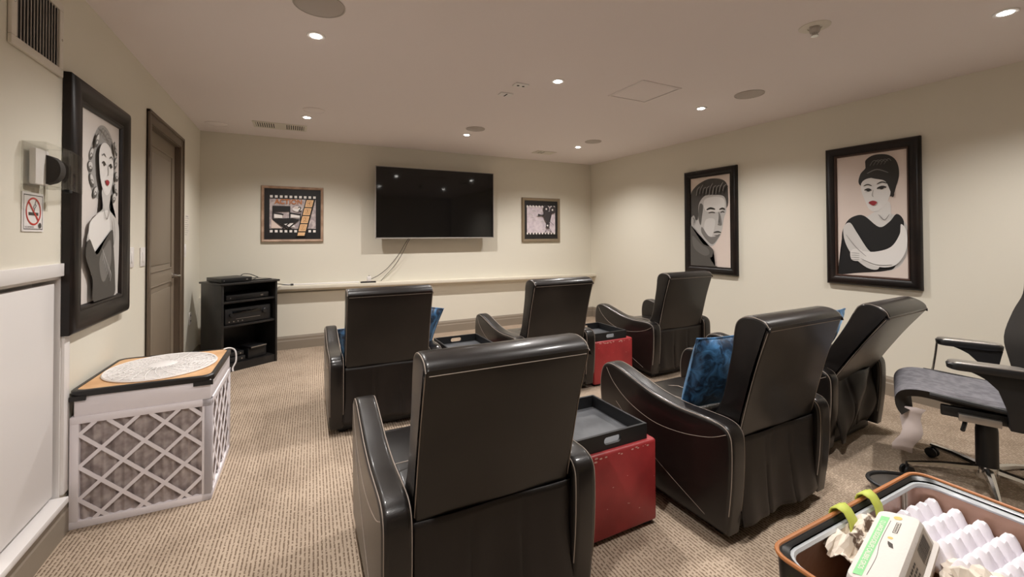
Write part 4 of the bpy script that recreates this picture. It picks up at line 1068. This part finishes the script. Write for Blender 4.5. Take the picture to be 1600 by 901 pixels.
# dark item on the floor between bag and office chair
t = thing('oval_tray', 'black rimmed grey oval tray on the floor behind the shopping bag', 'tray', (2.70, .955, 0), R(-60))
def ring_(sx, sy, z): return [(sx*math.cos(2*PI*k/40), sy*math.sin(2*PI*k/40), z) for k in range(40)]
b = BM(); loft(b, [ring_(.15, .08, .0), ring_(.20, .12, .03), ring_(.22, .135, .07), ring_(.212, .127, .07), ring_(.19, .11, .035), ring_(.14, .07, .012)], cap0=True, cap1=True); obj('bowl', b, M['pulpgrey'], t)
b = BM(); tube(b, ring_(.217, .132, .072), .009, 8, closed=True); obj('rim', b, M['black'], t)

# ------------------------------------------------------------------ shopping bag with cartons
bx0, bx1, by0, by1, bz = .945, 1.632, .16, .603, .60
bag = thing('shopping_bag', 'open black shopping bag with orange rim and shiny tan lining in the near right corner', 'bag', ((bx0+bx1)/2, (by0+by1)/2, 0))
w, d = (bx1-bx0)/2, (by1-by0)/2
wob = lambda k, a: a*math.sin(k*1.7)
def rr(w_, d_, r, z, am=0): return [(x+am*math.sin(7*y+z*9), y+am*math.sin(9*x+z*5), z) for x, y in rrect(w_, d_, r, 5)]
b = BM(); loft(b, [rr(w-.05, d-.04, .03, 0), rr(w-.035, d-.025, .035, .02), rr(w-.012, d-.008, .04, .30, .004), rr(w, d, .04, bz)], cap0=True)
loft(b, [rr(w, d, .04, bz), rr(w-.006, d-.006, .04, bz)])
obj('outer_shell', b, M['bagblack'], bag)
b = BM(); loft(b, [rr(w-.016, d-.016, .05, bz-.016), rr(w-.018, d-.018, .05, .40, .004), rr(w-.03, d-.03, .05, .20, .006), rr(w-.05, d-.05, .04, .03)], cap1=True); obj('lining', b, M['lining'], bag)
b = BM(); loft(b, [rr(w-.006, d-.006, .04, bz-.001), rr(w-.014, d-.014, .05, bz-.006)]); obj('inner_band', b, M['bagblack'], bag)
b = BM(); tube(b, rr(w-.017, d-.017, .05, bz-.016), .007, 6, closed=True); obj('lining_edge', b, M['liningrim'], bag)
b = BM(); tube(b, rr(w+.001, d+.001, .04, bz), .005, 8, closed=True); obj('rim_piping', b, M['orange'], bag)
b = BM(); tube(b, [(w-.12, d-.019, .58), (w-.12, d-.021, .42)], .004, 6); tube(b, [(w-.105, d-.019, .58), (w-.105, d-.021, .42)], .004, 6); obj('lining_seam', b, M['inklight'], bag)
for x in (-.062, .062):
    b = BM(); pr = None
    for k, (dy, z) in enumerate(((.010, -.16), (.012, -.04), (.013, .0), (.009, .012), (-.004, .020), (-.020, .014), (-.032, -.004), (-.036, -.03), (-.034, -.05))):
        c = (b.verts.new((x-.021+.004*(k > 4), d+dy, bz+z)), b.verts.new((x+.021-.004*(k > 4), d+dy, bz+z)))
        if pr: b.faces.new((pr[0], c[0], c[1], pr[1]))
        pr = c
    hd = obj('handle', b, M['lime'], bag); hd.modifiers.new('t', 'SOLIDIFY').thickness = .003
for y in (.165,):
    b = BM(); box(b, -w-.010, -w+.004, y-.02, y+.02, .30, .565, bev=.003); obj('handle', b, M['lime'], bag)
BX, BY = (bx0+bx1)/2, (by0+by1)/2
# egg trays: 30 cell trays, bumps up
def eggtray(nx, ny, p, hb, name_label, loc, rot, group):
    t = thing('egg_tray', name_label, 'egg tray', loc, 0, group); t.rotation_euler = rot
    b = BM(); sub = 8; NX, NY = nx*sub, ny*sub; g = []
    rnd = random.Random(4)
    for j in range(NY+1):
        row = []
        for i in range(NX+1):
            x, y = i/sub, j/sub
            s = abs(math.sin(PI*x))*abs(math.sin(PI*y)); z = hb*1.15*s**1.05
            fx = min(x, nx-x)
            dim = ((x % 1-.5)**2+(y % 1-.5)**2)
            z -= .006*math.exp(-dim*120)
            row.append(b.verts.new(((x-nx/2)*p, (y-ny/2)*p, max(z, 0)+.001*math.sin(9*x+5*y))))
        g.append(row)
    for j in range(NY):
        for i in range(NX): b.faces.new((g[j][i], g[j][i+1], g[j+1][i+1], g[j+1][i]))
    # skirt
    b.normal_update()
    o = obj('moulded_sheet', b, M['foam'], t); md = o.modifiers.new('t', 'SOLIDIFY'); md.thickness = .003; md.offset = -1
    return t
gr = 'white egg trays in the shopping bag'
eggtray(6, 8, .049, .044, 'white bumpy egg tray lying in the right end of the shopping bag', (1.463, .385, .510), (R(2), R(3), R(-2)), None)
# egg carton lying tilted
ec = thing('egg_carton', 'white egg carton with green printed band and barcode lying tilted in the shopping bag', 'egg carton', (1.165, .468, .560), 0)
ec.rotation_euler = (R(-12), R(-3), R(12))
Lh, Wh, Hh = .158, .052, .062
b = BM()
def cr(lx, wy, z, r=.018): return [(x, y, z) for x, y in rrect(lx, wy, r, 5)]
loft(b, [cr(Lh-.012, Wh-.012, -.045), cr(Lh, Wh, 0), cr(Lh+.004, Wh+.006, .002), cr(Lh+.004, Wh+.006, .008), cr(Lh-.002, Wh-.002, .012), cr(Lh-.008, Wh-.010, Hh-.012), cr(Lh-.012, Wh-.014, Hh-.003), cr(Lh-.020, Wh-.022, Hh)], cap0=True, cap1=True)
obj('shell', b, M['carton'], ec)
b = BM()
TM = lambda x, y, z=Hh+.0006, rz=0: Matrix.Translation((x, y, z)) @ Matrix.Rotation(rz, 4, 'Z')
def topq(b, x0, x1, y0, y1, idx, dz=.0004):
    f = b.faces.new([b.verts.new((x, y, Hh+dz)) for x, y in ((x0, y0), (x1, y0), (x1, y1), (x0, y1))]); f.material_index = idx
topq(b, -Lh+.02, Lh-.045, .012, .028, 0)
text(b, '12 LARGE EGGS/OEUFS CALIBRE GROS', .0125, TM(-.012, .020, Hh+.0008, PI), 1, sx=.98, bold=.0002)
# framed word mark, text lost to blur in the photo is kept as a simple framed block of strokes
topq(b, .050, .098, -.012, -.003, 2); topq(b, .052, .096, -.0105, -.0045, 1, .0006)
for k in range(8): topq(b, .054+.005*k, .0575+.005*k, -.0095, -.0055, 2, .0008)
for (x, y, r, i) in ((.118, -.002, .008, 3), (.026, -.004, .005, 3)):
    lathe(b, [(0, 0), (r, 0)], 16, idx=i, mtx=TM(x, y, Hh+.0005))
f = [(-.004, -.018), (.014, -.014), (.022, -.004), (.010, -.006), (.000, -.010)]
q = b.faces.new([b.verts.new((x-.01, y+.002, Hh+.0006)) for x, y in f]); q.material_index = 2
tube(b, spline([(-.13, .006, Hh+.0004), (-.06, .004, Hh+.0004), (.0, .009, Hh+.0004), (.10, .008, Hh+.0004)], 6, False), .0004, 4, idx=2)
# side print (on the sloping -y side)
y0_, z0_ = -(Wh-.002), .012; y1_, z1_ = -(Wh-.010), Hh-.012
def sp(x, v, o=.0008):
    y = y0_+(y1_-y0_)*v; z = z0_+(z1_-z0_)*v; return (x, y-o, z+o*.2)
def sq(x0, x1, v0, v1, idx, o=.0008): b.faces.new([b.verts.new(sp(*p, o)) for p in ((x0, v0), (x1, v0), (x1, v1), (x0, v1))]).material_index = idx
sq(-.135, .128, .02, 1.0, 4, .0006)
rnd = random.Random(11); x = .035
while x < .108:
    ww = rnd.choice((.0008, .0014, .0022)); sq(x, x+ww, .18, .9, 2, .0010); x += ww+rnd.choice((.001, .0018))
for k in range(9): sq(.04+.007*k, .0435+.007*k, .04, .12, 2, .0010)
for r_ in range(3):
    for k in range(9): sq(-.11+.012*k, -.102+.012*k+.002*(k % 2), .2+.24*r_, .32+.24*r_, 2, .0010)
obj('print', b, [M['green'], M['paper'], M['ink'], M['gold'], M['inklight']], ec, smooth=False)
# crumpled printed papers
def crumple(name, label, loc, sx, sy, amp, seed, rot):
    rnd = random.Random(seed); b = BM(); n = 16; g = []
    ph = [rnd.uniform(0, 6) for _ in range(8)]
    for j in range(n+1):
        row = []
        for i in range(n+1):
            u, v = i/n*2-1, j/n*2-1
            z = amp*(abs(math.sin(3*u+2*v+ph[0]))+.6*abs(math.sin(5*v-3*u+ph[1]))-.5*abs(math.sin(7*u+ph[2])))-.02*(u*u+v*v)
            row.append(b.verts.new((sx*u*(1+.1*math.sin(4*v+ph[3]))+rnd.uniform(-1, 1)*.003, sy*v*(1+.12*math.sin(5*u+ph[4]))+rnd.uniform(-1, 1)*.003, z)))
        g.append(row)
    for j in range(n):
        for i in range(n): b.faces.new((g[j][i], g[j][i+1], g[j+1][i+1])); b.faces.new((g[j][i], g[j+1][i+1], g[j+1][i]))
    o = obj(name, b, M['paperb'], None, smooth=False); o.location = loc; o.rotation_euler = rot
    md = o.modifiers.new('t', 'SOLIDIFY'); md.thickness = .001
    tag(o, label, 'paper', 'crumpled printed papers in the shopping bag')
crumple('crumpled_paper', 'crumpled white and brown printed paper by the lime handles in the bag', (1.225, .545, .575), .110, .042, .020, 2, (R(20), R(-4), R(-4)))
crumple('crumpled_paper', 'crumpled pale paper beside the barcode side of the egg carton', (1.33, .37, .545), .07, .07, .02, 5, (R(6), R(6), R(20)))
b = BM(); box(b, -.26, .26, -.15, .15, 0, .46, bev=.02); tag(obj('cardboard_box', b, M['tan'], None, loc=(BX, BY, .031)), 'brown cardboard packing low inside the shopping bag under the egg tray', 'box')
